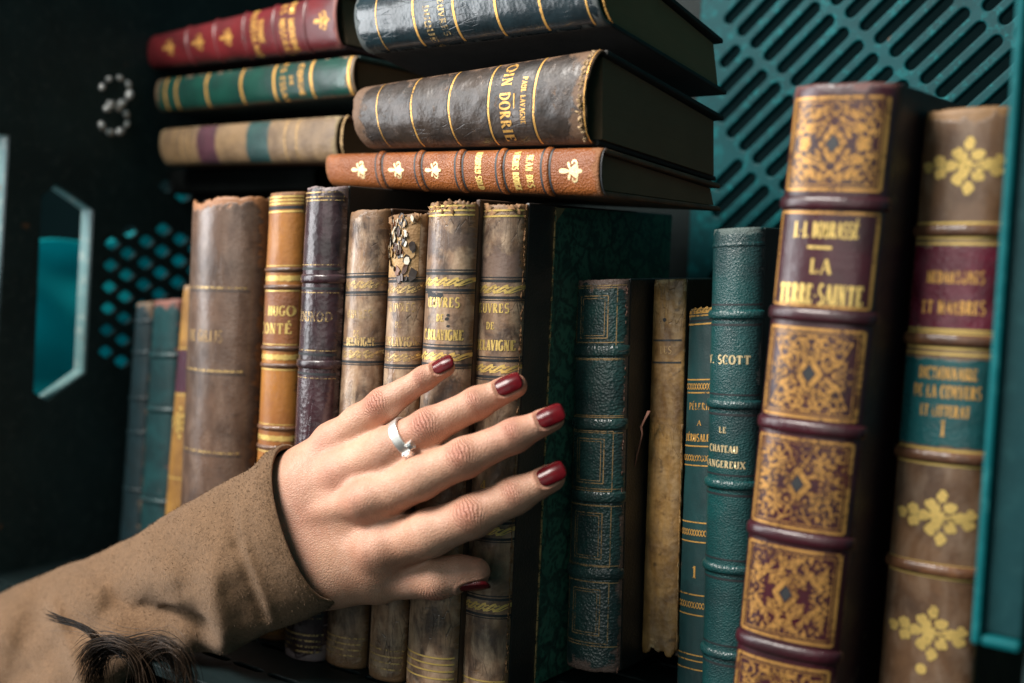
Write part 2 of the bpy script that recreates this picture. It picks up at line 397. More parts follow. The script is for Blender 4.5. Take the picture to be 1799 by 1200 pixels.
    def P(s, u, v, h=0.0):
        u = min(1.0, max(0.0, u))
        base = (s.FL*(1-u)+s.FR*u)*(1-v)+(s.HL*(1-u)+s.HR*u)*v
        sn = 2*u-1; cs = sqrt(max(0.0, 1-sn*sn)); a = 0.5*(s.w0+(s.w1-s.w0)*v)
        nn = unit(s.n*a*cs+s.u*s.b*sn) if cs > 1e-6 else s.u*np.sign(sn)
        dn = s.dent*mnoise.noise(Vector((u*2.2+s.seed, v*9+s.seed, 1.7)))+0.4*s.dent*mnoise.noise(Vector((u*6+s.seed, v*26, 4.7)))
        return base+s.n*s.b*cs+nn*(h+dn*cs)
    def t(s, p):
        """metres from the foot of the point that shows at that picture coordinate (y of an upright book, x of a lying one)"""
        k = 0 if s.horiz else 1; lo, hi = -0.2, 1.2
        f = lambda v: proj(s.P(0.5, v))[k]
        inc = f(1) > f(0)
        for _ in range(40):
            mid = 0.5*(lo+hi)
            if (f(mid) < p) == inc: lo = mid
            else: hi = mid
        return lo*s.L
    def w(s, t): return s.w0+(s.w1-s.w0)*t/s.L
    def put(s, dec, name, mat):
        """each stamp, line or row of letters that stands apart along the spine is a part of its own"""
        if not dec.v: return None
        n = len(dec.v); par = list(range(n))
        def find(i):
            while par[i] != i: par[i] = par[par[i]]; i = par[i]
            return i
        for f in dec.f:
            for q in f[1:]: par[find(q)] = find(f[0])
        span = {}
        for i, (x, t, h) in enumerate(dec.v):
            r = find(i); a, c = span.get(r, (t, t)); span[r] = (min(a, t), max(c, t))
        grp, cur, top = {}, -1, -9
        for r, (a, c) in sorted(span.items(), key=lambda kv: kv[1]):
            if a > top+0.0035: cur += 1
            top = max(top, c); grp[r] = cur
        for g in range(cur+1):
            ids = [i for i in range(n) if grp[find(i)] == g]; mp = {q: w for w, q in enumerate(ids)}
            mesh(name, [s.P(0.5+dec.v[i][0]/s.w(dec.v[i][1]), dec.v[i][1]/s.L, dec.v[i][2]) for i in ids], [tuple(mp[q] for q in f) for f in dec.f if f[0] in mp], mat, s.o, root=s.root)
    def done(s, gold=None, dark=None, letter=None):
        s.put(s.gold, 'gold_tooling', gold or M['gold']); s.put(s.dark, 'dark_tooling', dark or M['dark_line'])
        s.put(s.letter, 'lettering', letter or gold or M['gold'])
        return s
    def band(s, t, width, height, mat, label=None, name='raised_band'):
        nu, m = 36, 10; V, UV, ED = [], [], []
        for j in range(m+1):
            q = -1+2*j/m
            for i in range(nu+1):
                u = 0.5-0.5*cos(pi*i/nu); v = (t+q*width*0.5)/s.L
                V.append(s.P(u, v, height*sqrt(max(0, 1-q*q))**0.8-0.00015)); UV.append((u*s.w(t), v*s.L)); ED.append(0.25*(1-abs(q)))
        return mesh(name, V, grid_faces(m+1, nu+1), mat, s.o, root=s.root, uvs=UV, attrs={'edge': ED})
    def patch(s, t0, t1, mat, name='title_label', u0=0.02, u1=0.98, h=0.00005):
        nu, m = 30, 30; V, UV, ED = [], [], []
        for j in range(m+1):
            for i in range(nu+1):
                u = u0+(u1-u0)*i/nu; t = t0+(t1-t0)*j/m
                V.append(s.P(u, t/s.L, h)); UV.append((u*s.w(t), t)); ED.append(0.5*exp(-min(t-t0, t1-t)/0.001))
        return mesh(name, V, grid_faces(m+1, nu+1), mat, s.o, root=s.root, uvs=UV, attrs={'edge': ED})
    # tooling, all in metres
    def line(s, t, wd, dec=None, span=0.97, x0=None, x1=None):
        a = -s.w(t)*0.5*span if x0 is None else x0; c = s.w(t)*0.5*span if x1 is None else x1
        n = 26; q = [(a+(c-a)*(0.5-0.5*cos(pi*i/n)), t) for i in range(n+1)]
        (dec or s.gold).ribbon(q, wd, step=1)
    def frame(s, t0, t1, x0, x1, wd, dec=None):
        dec = dec or s.gold
        for tt in (t0, t1): s.line(tt, wd, dec, x0=x0, x1=x1)
        for xx in (x0, x1): dec.ribbon([(xx, t0), (xx, t1)], wd)
    def rope(s, t, hgt, wd, span=0.9, dec=None):
        dec = dec or s.gold; a = s.w(t)*0.5*span; step = hgt*1.25; n = max(2, int(2*a/step)); step = 2*a/n
        for i in range(n):
            x = -a+step*i; S_ = lambda ox, am, oy: [(x+ox+step*1.3*q/12, t+oy+am*sin((q/12-0.5)*pi)) for q in range(13)]
            dec.ribbon(S_(0, hgt*0.46, 0), wd*1.7); dec.ribbon(S_(step*0.32, hgt*0.40, -hgt*0.10), wd*0.7)
            dec.leaf(x+step*0.95, t+hgt*0.46, -0.5, step*0.5, hgt*0.34); dec.leaf(x+step*0.35, t-hgt*0.46, pi-0.5, step*0.5, hgt*0.34)
    def chain(s, t, hgt, wd, n=6, span=0.94):
        a = s.w(t)*0.5*span
        for sg in (1, -1):
            s.gold.ribbon([(-a+2*a*q/60, t+sg*hgt*0.5*sin(q/60*n*pi)) for q in range(61)], wd)
    def fleuron(s, x, t, r, dec=None):
        d = dec or s.gold
        d.leaf(x, t-r*0.15, -pi/2, r*0.95, r*0.35); d.leaf(x-r*0.05, t-r*0.1, pi*0.62, r*0.75, r*0.42); d.leaf(x+r*0.05, t-r*0.1, pi*0.38, r*0.75, r*0.42)
        d.leaf(x, t-r*0.05, pi/2, r*1.0, r*0.3); d.disc(x, t, r*0.24)
        for sg in (-1, 1):
            d.curl(x+sg*r*0.52, t+r*0.18, pi if sg > 0 else 0, r*0.38, r*0.13, -sg, 0.8); d.leaf(x+sg*r*0.1, t-r*0.1, -pi/2+sg*1.2, r*0.55, r*0.22)
    def bouquet(s, x, t, rx, ry, dec=None):
        """cluster of gilt leaves, flowers and berries filling a lozenge"""
        d = dec or s.gold; rg = random.Random(int(s.seed*97))
        spots = [(-.95, 0), (-.62, .28), (-.6, -.3), (-.3, .02), (-.12, .55), (-.08, -.55), (.12, 0), (.18, .95), (.22, -.95), (.42, .45), (.45, -.42), (.66, .05), (.92, .2), (.9, -.2), (0, .3), (.05, -.28)]
        for i, (a, b) in enumerate(spots):
            px, py = x+a*rx, t+b*ry
            for q in range(5):
                an = q*2*pi/5+rg.uniform(0, 1); d.leaf(px, py, an, rx*rg.uniform(.15, .20), rx*.17)
            d.disc(px, py, rx*0.11)
        for a, b in spots[:-2]: d.ribbon([(x, t), (x+a*rx*.8, t+b*ry*.8)], rx*0.035)

def vq(tl, tr, bl, br, Y, floor=True, ysh=0.0):
    """spine corners of an upright book whose spine joints lie in the plane Y"""
    P = [at(*p, Y) for p in (bl, br, tl, tr)]
    if floor:
        for i in (0, 1):
            d = P[i]-P[i+2]; P[i] = P[i+2]+d*(P[i+2][2]/(P[i+2][2]-P[i][2]))
    return P
def hq(tl, bl, tr, br, p, n): return [atplane(*q, p, n) for q in (tl, bl, tr, br)]

CALF = (0.31, 0.185, 0.11)
def calf(nm, base=CALF, dark=(0.05, 0.028, 0.018), **kw):
    d = dict(wear=0.5, blotch=70, grain=700, gstr=0.10, rough=0.34, streak=0.7, spots=0.7, worn=(0.26, 0.13, 0.05), light=(0.58, 0.42, 0.28), lightamt=0.9, crack=0.8)
    d.update(kw); return leather(nm, base, dark, **d)

GV = 'upright old books in the crate'
# ---- far left, blurred
b = Book('slim dark teal book, nearest the black crate wall', vq((243, 533), (272, 530), (213, 955), (247, 955), 0.035),
         leather('teal_cloth_a', (0.016, 0.042, 0.052), (0.009, 0.022, 0.027), grain=900, rough=0.45, spots=0.1), board=M['green_board'], group=GV, depth=0.10, nv=60)
for y in (565, 620, 700, 760, 860): b.band(b.t(y), 0.0022, 0.0008, b.mat)
b.done()
b = Book('teal leather book with a reddish worn head, second from the black crate wall', vq((275, 527), (322, 524), (250, 920), (300, 920), 0.028),
         leather('teal_leather_b', (0.016, 0.068, 0.074), (0.009, 0.032, 0.037), worn=(0.30, 0.10, 0.07), wear=0.4, grain=900, rough=0.42, spots=0.1), board=M['green_board'], group=GV, depth=0.105, torn=0.01, nv=60)
for y in (625, 720, 880): b.band(b.t(y), 0.0028, 0.001, b.mat); b.line(b.t(y)+0.003, 0.0004, b.dark)
b.done()
b = Book('thin ochre book with a purple label and gold ornament low on its spine', vq((326, 502), (354, 500), (294, 890), (333, 890), 0.016),
         leather('ochre_cloth', (0.40, 0.21, 0.05), (0.2, 0.09, 0.02), grain=900, rough=0.5, spots=0.15), board=M['brown_board'], group=GV, depth=0.11, nv=60)
pm = leather('purple_label', (0.12, 0.035, 0.06), (0.05, 0.015, 0.03), rough=0.45)
b.patch(b.t(690), b.t(615), pm, name='title_label')
for y in (612, 693, 840): b.line(b.t(y), 0.0007)
b.bouquet(0, b.t(742), b.w(0)*0.34, 0.008); b.done(M['gold_bright'])
# ---- thick grey-brown
b = Book('thick grey-brown worn leather book with a torn head and faint gilt lines', vq((356, 352), (474, 346), (335, 870), (446, 870), 0.002),
         leather('grey_calf', (0.145, 0.085, 0.058), (0.065, 0.038, 0.027), worn=(0.42, 0.17, 0.055), wear=0.22, blotch=40, grain=800, gstr=0.12, rough=0.30, streak=0.5, spots=0.35, light=(0.26, 0.18, 0.135), lightamt=0.6, edge=1.3),
         group=GV, torn=0.035, board=M['brown_board'], depth=0.12, bulge=0.7)
for y in (505, 650, 792):
    t = b.t(y); b.line(t, 0.0009, span=0.86); b.line(t-0.0016, 0.0004, b.dark, span=0.9)
    for i in range(14): b.gold.disc(-b.w(t)*0.42+b.w(t)*0.84*i/13, t, 0.0007)
b.letter.text('DE GILLIS', b.t(590), 0.0056, stretch=0.62); b.done(M['gold_worn'], letter=M['gold_dull'])
# ---- orange
b = Book('bright orange leather book with gilt bands and a gilt title', vq((482, 342), (541, 337), (460, 790), (520, 790), -0.008),
         leather('orange_leather', (0.42, 0.165, 0.022), (0.26, 0.085, 0.012), worn=(0.20, 0.08, 0.02), wear=0.18, blotch=35, grain=700, gstr=0.12, rough=0.42, streak=0.25, spots=0.2),
         group=GV, board=M['brown_board'], bulge=0.68)
M['ob'] = leather('orange_band', (0.16, 0.07, 0.03), (0.06, 0.03, 0.02), rough=0.35)
lm = leather('rust_label', (0.25, 0.085, 0.02), (0.16, 0.05, 0.012), rough=0.45)
b.patch(b.t(608), b.t(508), lm, name='title_label')
for y0, y1 in ((474, 504), (612, 642), (752, 786)):
    for yy in (y0, y1): b.band(b.t(yy), 0.0022, 0.0009, M['ob'])
    t = b.t((y0+y1)/2); b.line(t, 0.0022); b.rope(t, 0.0024, 0.0004); b.line(b.t(y1+7), 0.0006); b.line(b.t(y0-7), 0.0004)
for y in (346, 352, 358, 372): b.line(b.t(y), 0.0008)
b.line(b.t(365), 0.0015, b.dark)
b.letter.text('V. HUGO', b.t(546), 0.0044, stretch=0.78, bold=1.3); b.letter.text('CONT\u00c9', b.t(577), 0.0048, stretch=0.85, bold=1.3)
b.done(M['gold_bright'], letter=M['gold_bright'])
# ---- purple
b = Book('glossy dark purple leather book with paired gilt lines at its bands', vq((547, 330), (613, 326), (507, 1150), (573, 1150), -0.0165),
         leather('purple_calf', (0.045, 0.018, 0.023), (0.018, 0.008, 0.010), worn=(0.30, 0.22, 0.22), wear=0.12, blotch=60, grain=500, gstr=0.16, rough=0.26, streak=0.5, spots=0.5, light=(0.12, 0.075, 0.085), lightamt=0.6),
         group=GV, board=M['black_board'], bulge=0.72, torn=0.006)
for y in (490, 640, 985, 1060):
    t = b.t(y)
    b.band(t, 0.0042, 0.001, b.mat)
    for dy in (-0.0012, 0.0012): b.line(t+dy, 0.0005)
    for dy in (-0.0042, 0.0045): b.line(t+dy, 0.0011, b.dark)
    b.line(t+0.0062, 0.0004); b.line(t-0.006, 0.0004)
for y in (338, 346, 352): b.line(b.t(y), 0.0006)
for y in (1112, 1122, 1132, 1141): b.line(b.t(y), 0.0009)
b.letter.text('GOUNOD', b.t(556), 0.0042, stretch=0.8)
b.done(M['gold_worn'], letter=M['gold_worn'])

# ---- the four pale calf volumes of one set
GC = 'pale calf volumes of one set'
def calf_volume(label, quad, m, bands, title, foot, head, torn, dk=0.0011, gm='gold_bright', bulge=0.68, board=None, crop=0, **kw):
    b = Book(label, quad, m, group=GC, torn=torn, bulge=bulge, board=board or M['brown_board'], dent=0.00035, nv=190, **kw)
    for y in bands:
        t = b.t(y)
        b.line(t+0.0034, dk, b.dark, span=1.0); b.line(t-0.0034, dk, b.dark, span=1.0)
        b.line(t+0.0048, 0.0005, b.dark, span=1.0); b.line(t-0.0046, 0.0004, b.dark, span=1.0)
        b.rope(t, 0.0031, 0.00055, span=0.94)
    for y in head: b.line(b.t(y), 0.0007)
    for y in foot: b.line(b.t(y), 0.0007)
    for txt, y, sz, st in title: b.letter.text(txt, b.t(y), sz, stretch=st, bold=1.1, s0=0.0015)
    return b.done(M[gm], letter=M[gm])
c1 = calf_volume('pale calf volume next to the purple book, its gilt title nearly rubbed away', vq((622, 372), (688, 366), (578, 1158), (645, 1158), -0.0115),
    calf('calf_a', wear=0.4), (500, 622), [('\u0152UVRES', 552, .0036, .62), ('DE', 586, .0028, .7), ('C.DELAVIGNE', 614-14, .0036, .50)], (1118, 1128, 1138, 1148), (), 0.006, gm='gold_worn')
c2 = calf_volume('pale calf volume whose head has lost its leather in cracked black and white flakes', vq((694, 378), (753, 373), (652, 1185), (713, 1185), -0.0128),
    calf('calf_b', wear=0.45), (508, 628), [('\u0152UVRES', 540, .0036, .62), ('DE', 570, .0028, .7), ('C.DELAVIGNE', 600, .0040, .52)], (1140, 1151, 1162, 1173), (), 0.01, gm='gold_worn')
c3 = calf_volume('tall pale calf volume with a stained head, next after the flaking one', vq((762, 354), (842, 350), (719, 1198), (803, 1200), -0.0115),
    calf('calf_c', dark=(0.055, 0.036, 0.028), wear=0.42, stain=(0.183, 0.197, (0.10, 0.065, 0.055), 0.8)), (495, 626), [('\u0152UVRES', 531, .0040, .66), ('DE', 558, .0030, .7), ('C.DELAVIGNE', 588, .0043, .46)], (1151, 1162, 1174, 1187), (362, 370, 378), 0.022)
c4 = calf_volume('last pale calf volume of its set, its green marbled cover open to view', vq((846, 360), (929, 356), (808, 1190), (892, 1215), 0.0),
    calf('calf_d', dark=(0.065, 0.04, 0.03), wear=0.42, stain=(0.174, 0.190, (0.13, 0.085, 0.075), 0.8)), (508, 647, 930, 1063), [('\u0152UVRES', 541, .0038, .68), ('DE', 572, .0030, .75), ('C.DELAVIGNE', 606, .0043, .49), ('4', 852, .0046, 1.0)], (1192, 1204), (370, 380), 0.012,
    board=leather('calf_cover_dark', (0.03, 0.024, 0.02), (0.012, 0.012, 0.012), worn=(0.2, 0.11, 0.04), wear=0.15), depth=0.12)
# torn, flaking head of c2: lifted chips of old leather over bare tan board
k = NT('flake_chip'); gi = k.n('ShaderNodeNewGeometry')
r_ = k.ramp(gi, 'Random Per Island', [(0.0, (0.03, 0.02, 0.016)), (0.28, (0.07, 0.035, 0.022)), (0.42, (0.55, 0.48, 0.38)), (0.58, (0.40, 0.25, 0.11)), (0.80, (0.64, 0.58, 0.48)), (0.90, (0.16, 0.06, 0.025))], 'CONSTANT')
k.l(r_, 'Color', k.p, 'Base Color'); k.setp(Roughness=0.3)
tm = leather('bare_tan', (0.50, 0.31, 0.13), (0.30, 0.16, 0.06), rough=0.6, wear=0.1, spots=0.3)
fl = c2.patch(c2.t(487), c2.t(382), tm, name='flaking_patch', h=0.0001, u0=0.03, u1=0.93)
rg = random.Random(5); V, F = [], []
for i in range(170):
    uu = rg.uniform(0.06, 0.90); tt = rg.uniform(c2.t(492), c2.t(384)); 
    dens = (uu < 0.62 and tt > c2.t(450)) or rg.random() < 0.25
    if not dens: continue
    n = rg.randint(5, 8); r0 = rg.uniform(0.0005, 0.0019); b0 = len(V); a0 = rg.uniform(0, 6); lift = rg.uniform(0.0001, 0.0005)
    for q in range(n):
        a = a0+2*pi*q/n; rr = r0*rg.uniform(0.6, 1.2)
        V.append(c2.P(uu+rr*cos(a)/c2.w(tt), (tt+rr*1.5*sin(a))/c2.L, 0.00025+lift*(1+cos(a))))
    for q in range(n):
        V.append(V[b0+q]-c2.n*0.00025)
    F.append(tuple(range(b0, b0+n)))
    for q in range(n): F.append((b0+q, b0+n+q, b0+n+(q+1) % n, b0+(q+1) % n))
mesh('leather_flake', V, F, k.m, fl, smooth=False, root=c2.root)
# cracked dark scab under the upper rope of c3
scab = Decal(); rg = random.Random(11)
for (x, y, r) in ((-0.0052, 518, .0022), (-0.002, 521, .0017), (0.0008, 519, .0016), (0.0028, 524, .0010), (-0.0065, 512, .0014), (0.0045, 560, .0010), (0.0052, 572, .0008), (0.0050, 553, .0007)):
    t = c3.t(y); n = 11
    scab.poly([(x+r*rg.uniform(.7, 1.25)*cos(2*pi*q/n), t+0.75*r*rg.uniform(.6, 1.2)*sin(2*pi*q/n)) for q in range(n)])
c3.put(scab, 'stain_scab', M['dark_line'])
# ragged crumbs of leather along the worn right joint of c4
def crumbs(b, n, u0, mat, seed, size=0.0009, t0=0.0, t1=1.0, name='frayed_edge', out=0.0004):
    rg = random.Random(seed); V, F = [], []
    for i in range(n):
        v = t0+(t1-t0)*rg.random(); c = b.P(u0+rg.uniform(-0.006, 0.004), v, out*rg.random()); r = size*rg.uniform(0.35, 1.1); b0 = len(V)
        ax = [unit(np.array([rg.gauss(0, 1) for _ in range(3)])) for _ in range(3)]
        for q in range(6):
            d = np.array([(1, 0, 0), (-1, 0, 0), (0, 1, 0), (0, -1, 0), (0, 0, 1), (0, 0, -1)][q], float)
            V.append(c+(ax[0]*d[0]*0.5+ax[1]*d[1]*0.5+np.array([0, 0, 2.0])*d[2])*r*rg.uniform(0.6, 1.1))
        F += [(b0+a, b0+c_, b0+d_) for a, c_, d_ in ((0, 2, 4), (2, 1, 4), (1, 3, 4), (3, 0, 4), (2, 0, 5), (1, 2, 5), (3, 1, 5), (0, 3, 5))]
    return mesh(name, V, F, mat, b.o, root=b.root)
fray = plain('frayed_leather', (0.22, 0.115, 0.05), 0.8, var=0.7, scale=300)
crumbs(c4, 230, 0.992, fray, 3)
for bk, sd in ((c3, 6), (c4, 7), (c2, 8)):
    V, F = [], []; rg = random.Random(sd)
    for i in range(16):
        u = rg.uniform(0.05, 0.95); c = bk.P(u, 0.990-rg.uniform(0.0, 0.016), 0.0000); L = rg.uniform(.0010, .0026); wd = rg.uniform(.0010, .0026); b0 = len(V)
        a = rg.uniform(-1.3, 1.3); d = unit(bk.u*sin(a)+np.array([0, 0, 1])*cos(a)+bk.n*rg.uniform(-.5, .35)); sd_ = unit(np.cross(d, bk.n))
        for q in range(4):
            p = c+d*L*q/3+bk.n*0.0006*(q/3)**2; ww = wd*(1-0.65*q/3)
            V += [p-sd_*ww+bk.n*0.0002*rg.random(), p+sd_*ww]
        for q in range(3): F.append((b0+2*q, b0+2*q+1, b0+2*q+3, b0+2*q+2))
    o = mesh('torn_head_edge', V, F, fray, bk.o, root=bk.root); sm = o.modifiers.new('thick', 'SOLIDIFY'); sm.thickness = 0.0003

# marbled paper on the open cover of the last volume
k = NT('green_marbled_paper'); v = k.coord('UV', off=(0, 0, 0)); nz = k.noise(v, 90, 3, 0.5)
off = k.n('ShaderNodeVectorMath', operation='SCALE'); k.l(nz, 'Color', off, 0); off.inputs['Scale'].default_value = 0.010
ad = k.n('ShaderNodeVectorMath', operation='ADD'); k.l(v, 'Vector', ad, 0); k.l(off, 'Vector', ad, 1)
v1 = k.voro(ad, 75, 'DISTANCE_TO_EDGE'); e1 = k.ramp(v1, 'Distance', [(0.03, 1.0), (0.10, 0.0)])
v2 = k.voro(ad, 420, 'F1'); e2 = k.ramp(v2, 'Distance', [(0.25, 0.0), (0.62, 1.0)])
v3 = k.voro(ad, 33, 'F1'); 
c = k.mix(e2.outputs[0], (0.016, 0.062, 0.047), (0.055, 0.19, 0.125))
c = k.mix(k.math('MULTIPLY', e1.outputs[0], 0.7), c, (0.008, 0.022, 0.022))
n9 = k.noise(v, 25, 4, 0.6); c = k.mix(k.ramp(n9, 'Fac', [(0.4, 0.0), (0.7, 0.7)]).outputs[0], c, (0.018, 0.07, 0.055))
k.t.links.new(c, k.p.inputs['Base Color']); k.setp(Roughness=0.5); k.t.links.new(k.bump(v2.outputs['Distance'], 0.15, 0.0004), k.p.inputs['Normal'])
u = c4.u; up = unit(c4.HR-c4.FR)
def sheet(b, d0, d1, t0, t1, h=0.0004, nm='marbled_paper', m=k.m):
    F0 = b.FR+up*t0; H0 = b.HR-up*t1
    A = [F0+b.back*d0, F0+b.back*d0+u*h, F0+b.back*d1+u*h, F0+b.back*d1]; Bq = [H0+b.back*d0, H0+b.back*d0+u*h, H0+b.back*d1+u*h, H0+b.back*d1]
    v, f = hexa(A+Bq)
    return mesh(nm, v, f, m, b.o, smooth=False, root=b.root, uvs=[((p-b.FR)@b.back, (p-b.FR)@up) for p in v])
sheet(c4, 0.0195, 0.119, 0.001, 0.001)
sheet(c4, 0.0190, 0.0196, 0.001, 0.001, 0.00055, 'gold_line', M['gold_worn'])
fn = Vector((0, 0, 0))
V = [c4.HR+u*0.0006+c4.back*0.0197-up*0.0012, c4.HR+u*0.0006+c4.back*0.026-up*0.0012, c4.HR+u*0.0006+c4.back*0.0197-up*0.007]
mesh('paper_corner', V+[p-u*0.0003 for p in V], [(0, 1, 2), (3, 5, 4), (0, 3, 4, 1), (1, 4, 5, 2), (2, 5, 3, 0)], plain('bare_paper', (0.22, 0.20, 0.10), 0.8), c4.o, smooth=False, root=c4.root)

# ---- dark green book with tooled frames
gm = leather('green_morocco', (0.022, 0.070, 0.064), (0.011, 0.030, 0.030), worn=(0.24, 0.15, 0.12), wear=0.30, blotch=60, grain=900, gstr=0.5, rough=0.31, streak=0.25, spots=0.15, edge=1.15, light=(0.05, 0.065, 0.065), lightamt=0.7)
b = gb = Book('dark green grained leather book tooled with double frames, standing beside the torn vellum spine', vq((1018, 492), (1107, 489), (998, 1163), (1089, 1180), 0.043, floor=False), gm,
    group=GV, torn=0.004, torn_foot=0.004, bulge=0.55, board=leather('green_cover_worn', (0.016, 0.018, 0.018), (0.008, 0.010, 0.010), worn=(0.13, 0.06, 0.04), wear=0.32, blotch=30, coord='UV'), depth=0.105, nv=190)
hw = b.w(0)*0.5
for y in (617, 745, 873, 1007):
    t = b.t(y); b.band(t, 0.0052, 0.0011, gm)
    b.line(t+0.0037, 0.0004); b.line(t-0.0037, 0.0004)
for y0, y1, inner in ((506, 608, 1), (626, 737, 0), (757, 862, 1), (887, 994, 1), (1021, 1128, 1)):
    t0, t1 = b.t(y1), b.t(y0)
    if inner:
        b.frame(t0, t1, -hw*0.80, hw*0.72, 0.0004); b.frame(t0+0.0034, t1-0.0034, -hw*0.56, hw*0.46, 0.00045); b.frame(t0+0.0045, t1-0.0045, -hw*0.46, hw*0.36, 0.0003)
    else: b.line(t0+.001, 0.0004); b.line(t1-.001, 0.0004)
b.line(b.t(502), 0.0005); b.line(b.t(1133), 0.0005)
b.done(M['gold_dull'])
crumbs(gb, 60, 0.985, plain('scuffed_red_leather', (0.22, 0.11, 0.08), 0.8, var=0.5, scale=200), 9, 0.0008)
# ---- vellum
vm = leather('stained_vellum', (0.36, 0.20, 0.060), (0.11, 0.052, 0.014), worn=(0.62, 0.46, 0.25), wear=0.34, blotch=75, grain=420, gstr=0.28, rough=0.45, streak=0.8, spots=0.75, light=(0.48, 0.33, 0.16), lightamt=0.5, crack=0.6, edge=0.5)
b = vb = Book('stained yellow vellum book with a ragged torn edge and two ink lines', vq((1150, 491), (1207, 489), (1128, 1145), (1190, 1155), 0.061, floor=False), vm,
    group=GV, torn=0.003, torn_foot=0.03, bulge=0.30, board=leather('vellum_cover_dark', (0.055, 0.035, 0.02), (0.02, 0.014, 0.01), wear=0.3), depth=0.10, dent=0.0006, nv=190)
for y in (598, 637): b.line(b.t(y), 0.0008, b.dark, span=0.86)
b.dark.disc(-0.001, b.t(562), 0.0009)
b.letter.text('LES', b.t(615), 0.003, stretch=0.8); b.done(letter=M['gold_dull'])
V, F = [], []; rg = random.Random(21)   # curled torn strip down the right joint
n = 60
for i in range(n+1):
    v = 0.02+0.60*i/n; wv = 0.0006+0.0016*abs(mnoise.noise(Vector((v*30, 2.2, 0))))+0.0012*max(0, mnoise.noise(Vector((v*9, 5, 0))))
    for q in range(6):
        a = q/5*2.2; p = b.P(0.97, v, 0.0)+b.u*wv*sin(a)*0.9+b.n*(wv*(1-cos(a))*0.8); V.append(p+b.u*0.0006*mnoise.noise(Vector((v*70, q, 0))))
for f in grid_faces(n+1, 6): F.append(f)
o = mesh('torn_strip', V, F, vm, b.o, root=b.root, uvs=[(0.02+0.001*(i % 6), 0.2*(i//6)/n) for i in range(len(V))], attrs={'edge': [0.5]*len(V)})
sm = o.modifiers.new('thick', 'SOLIDIFY'); sm.thickness = 0.0004
# a torn sliver of leather hanging between the green book and the vellum
sl = [atplane(x, y, at(1130, 800, 0.052), np.array([0, 1.0, 0])) for x, y in ((1141, 722), (1134, 738), (1127, 750), (1130, 762), (1122, 790), (1117, 820))]
V = []
for i, p in enumerate(sl): V += [p-np.array([0.0007*(1-i/7), 0, 0]), p+np.array([0.0007*(1-i/7), -0.0008*(i % 2), 0])]
o = mesh('torn_sliver', V, [(2*i, 2*i+1, 2*i+3, 2*i+2) for i in range(5)], plain('red_leather_sliver', (0.25, 0.11, 0.075), 0.7), gb.o, root=gb.root)
sm = o.modifiers.new('thick', 'SOLIDIFY'); sm.thickness = 0.0004
# ---- slim teal PELERIN
b = Book('slim smooth teal book lettered P\u00c9LERIN A J\u00c9RUSALEM with chain rolls', vq((1213, 543), (1270, 538), (1191, 1180), (1250, 1180), 0.061),
    leather('teal_calf', (0.015, 0.060, 0.063), (0.009, 0.034, 0.037), worn=(0.16, 0.14, 0.09), wear=0.12, grain=1300, gstr=0.06, rough=0.38, streak=0.35, spots=0.1), group=GV, bulge=0.4, board=M['green_board'], depth=0.1)
for y in (667, 690, 784, 818, 918, 952, 1045, 1080, 1150, 1160, 1175): b.line(b.t(y), 0.0006)
for y in (679, 805, 936, 1063): b.chain(b.t(y), 0.0026, 0.00035, 12)
for y in (541+8, 554, 569): b.line(b.t(y), 0.0007)
b.rope(b.t(544), 0.002, 0.0004); b.line(b.t(563), 0.0009, b.dark)
b.letter.text('P\u00c9LERIN', b.t(714), 0.0030, stretch=0.62); b.letter.text('A', b.t(743), 0.0022); b.letter.text('J\u00c9RUSALEM', b.t(769), 0.0032, stretch=0.52); b.letter.text('1', b.t(1005), 0.0052)
b.done(M['gold'])
# ---- W. SCOTT
sm_ = leather('scott_morocco', (0.007, 0.066, 0.067), (0.005, 0.034, 0.037), worn=(0.12, 0.17, 0.16), wear=0.10, blotch=40, grain=1500, gstr=0.42, rough=0.36, streak=0.2, spots=0.05)
b = Book('tall teal grained leather book lettered W. SCOTT, standing against the big maroon book', vq((1256, 404), (1344, 399), (1236, 1200), (1317, 1200), 0.042), sm_,
    group=GV, bulge=0.66, board=M['green_board'], depth=0.115, nv=190)
for y in (553, 711, 852, 1000, 1150):
    t = b.t(y); b.band(t, 0.0040, 0.0015, sm_); b.line(t+0.0040, 0.0007, b.dark, span=1); b.line(t-0.0040, 0.0009, b.dark, span=1)
b.band(b.t(430), 0.0018, 0.0005, sm_)
for txt, y, sz, st in (('W. SCOTT', 632, .0034, .86), ('LE', 756, .0024, .9), ('CHATEAU', 789, .0028, .70), ('DANGEREUX', 816, .0028, .78)): b.letter.text(txt, b.t(y), sz, s0=-0.0015, stretch=st, bold=1.35)
b.done(letter=gilt('gilt_scott', (0.95, 0.75, 0.42), worn=0.05, rough=0.45))
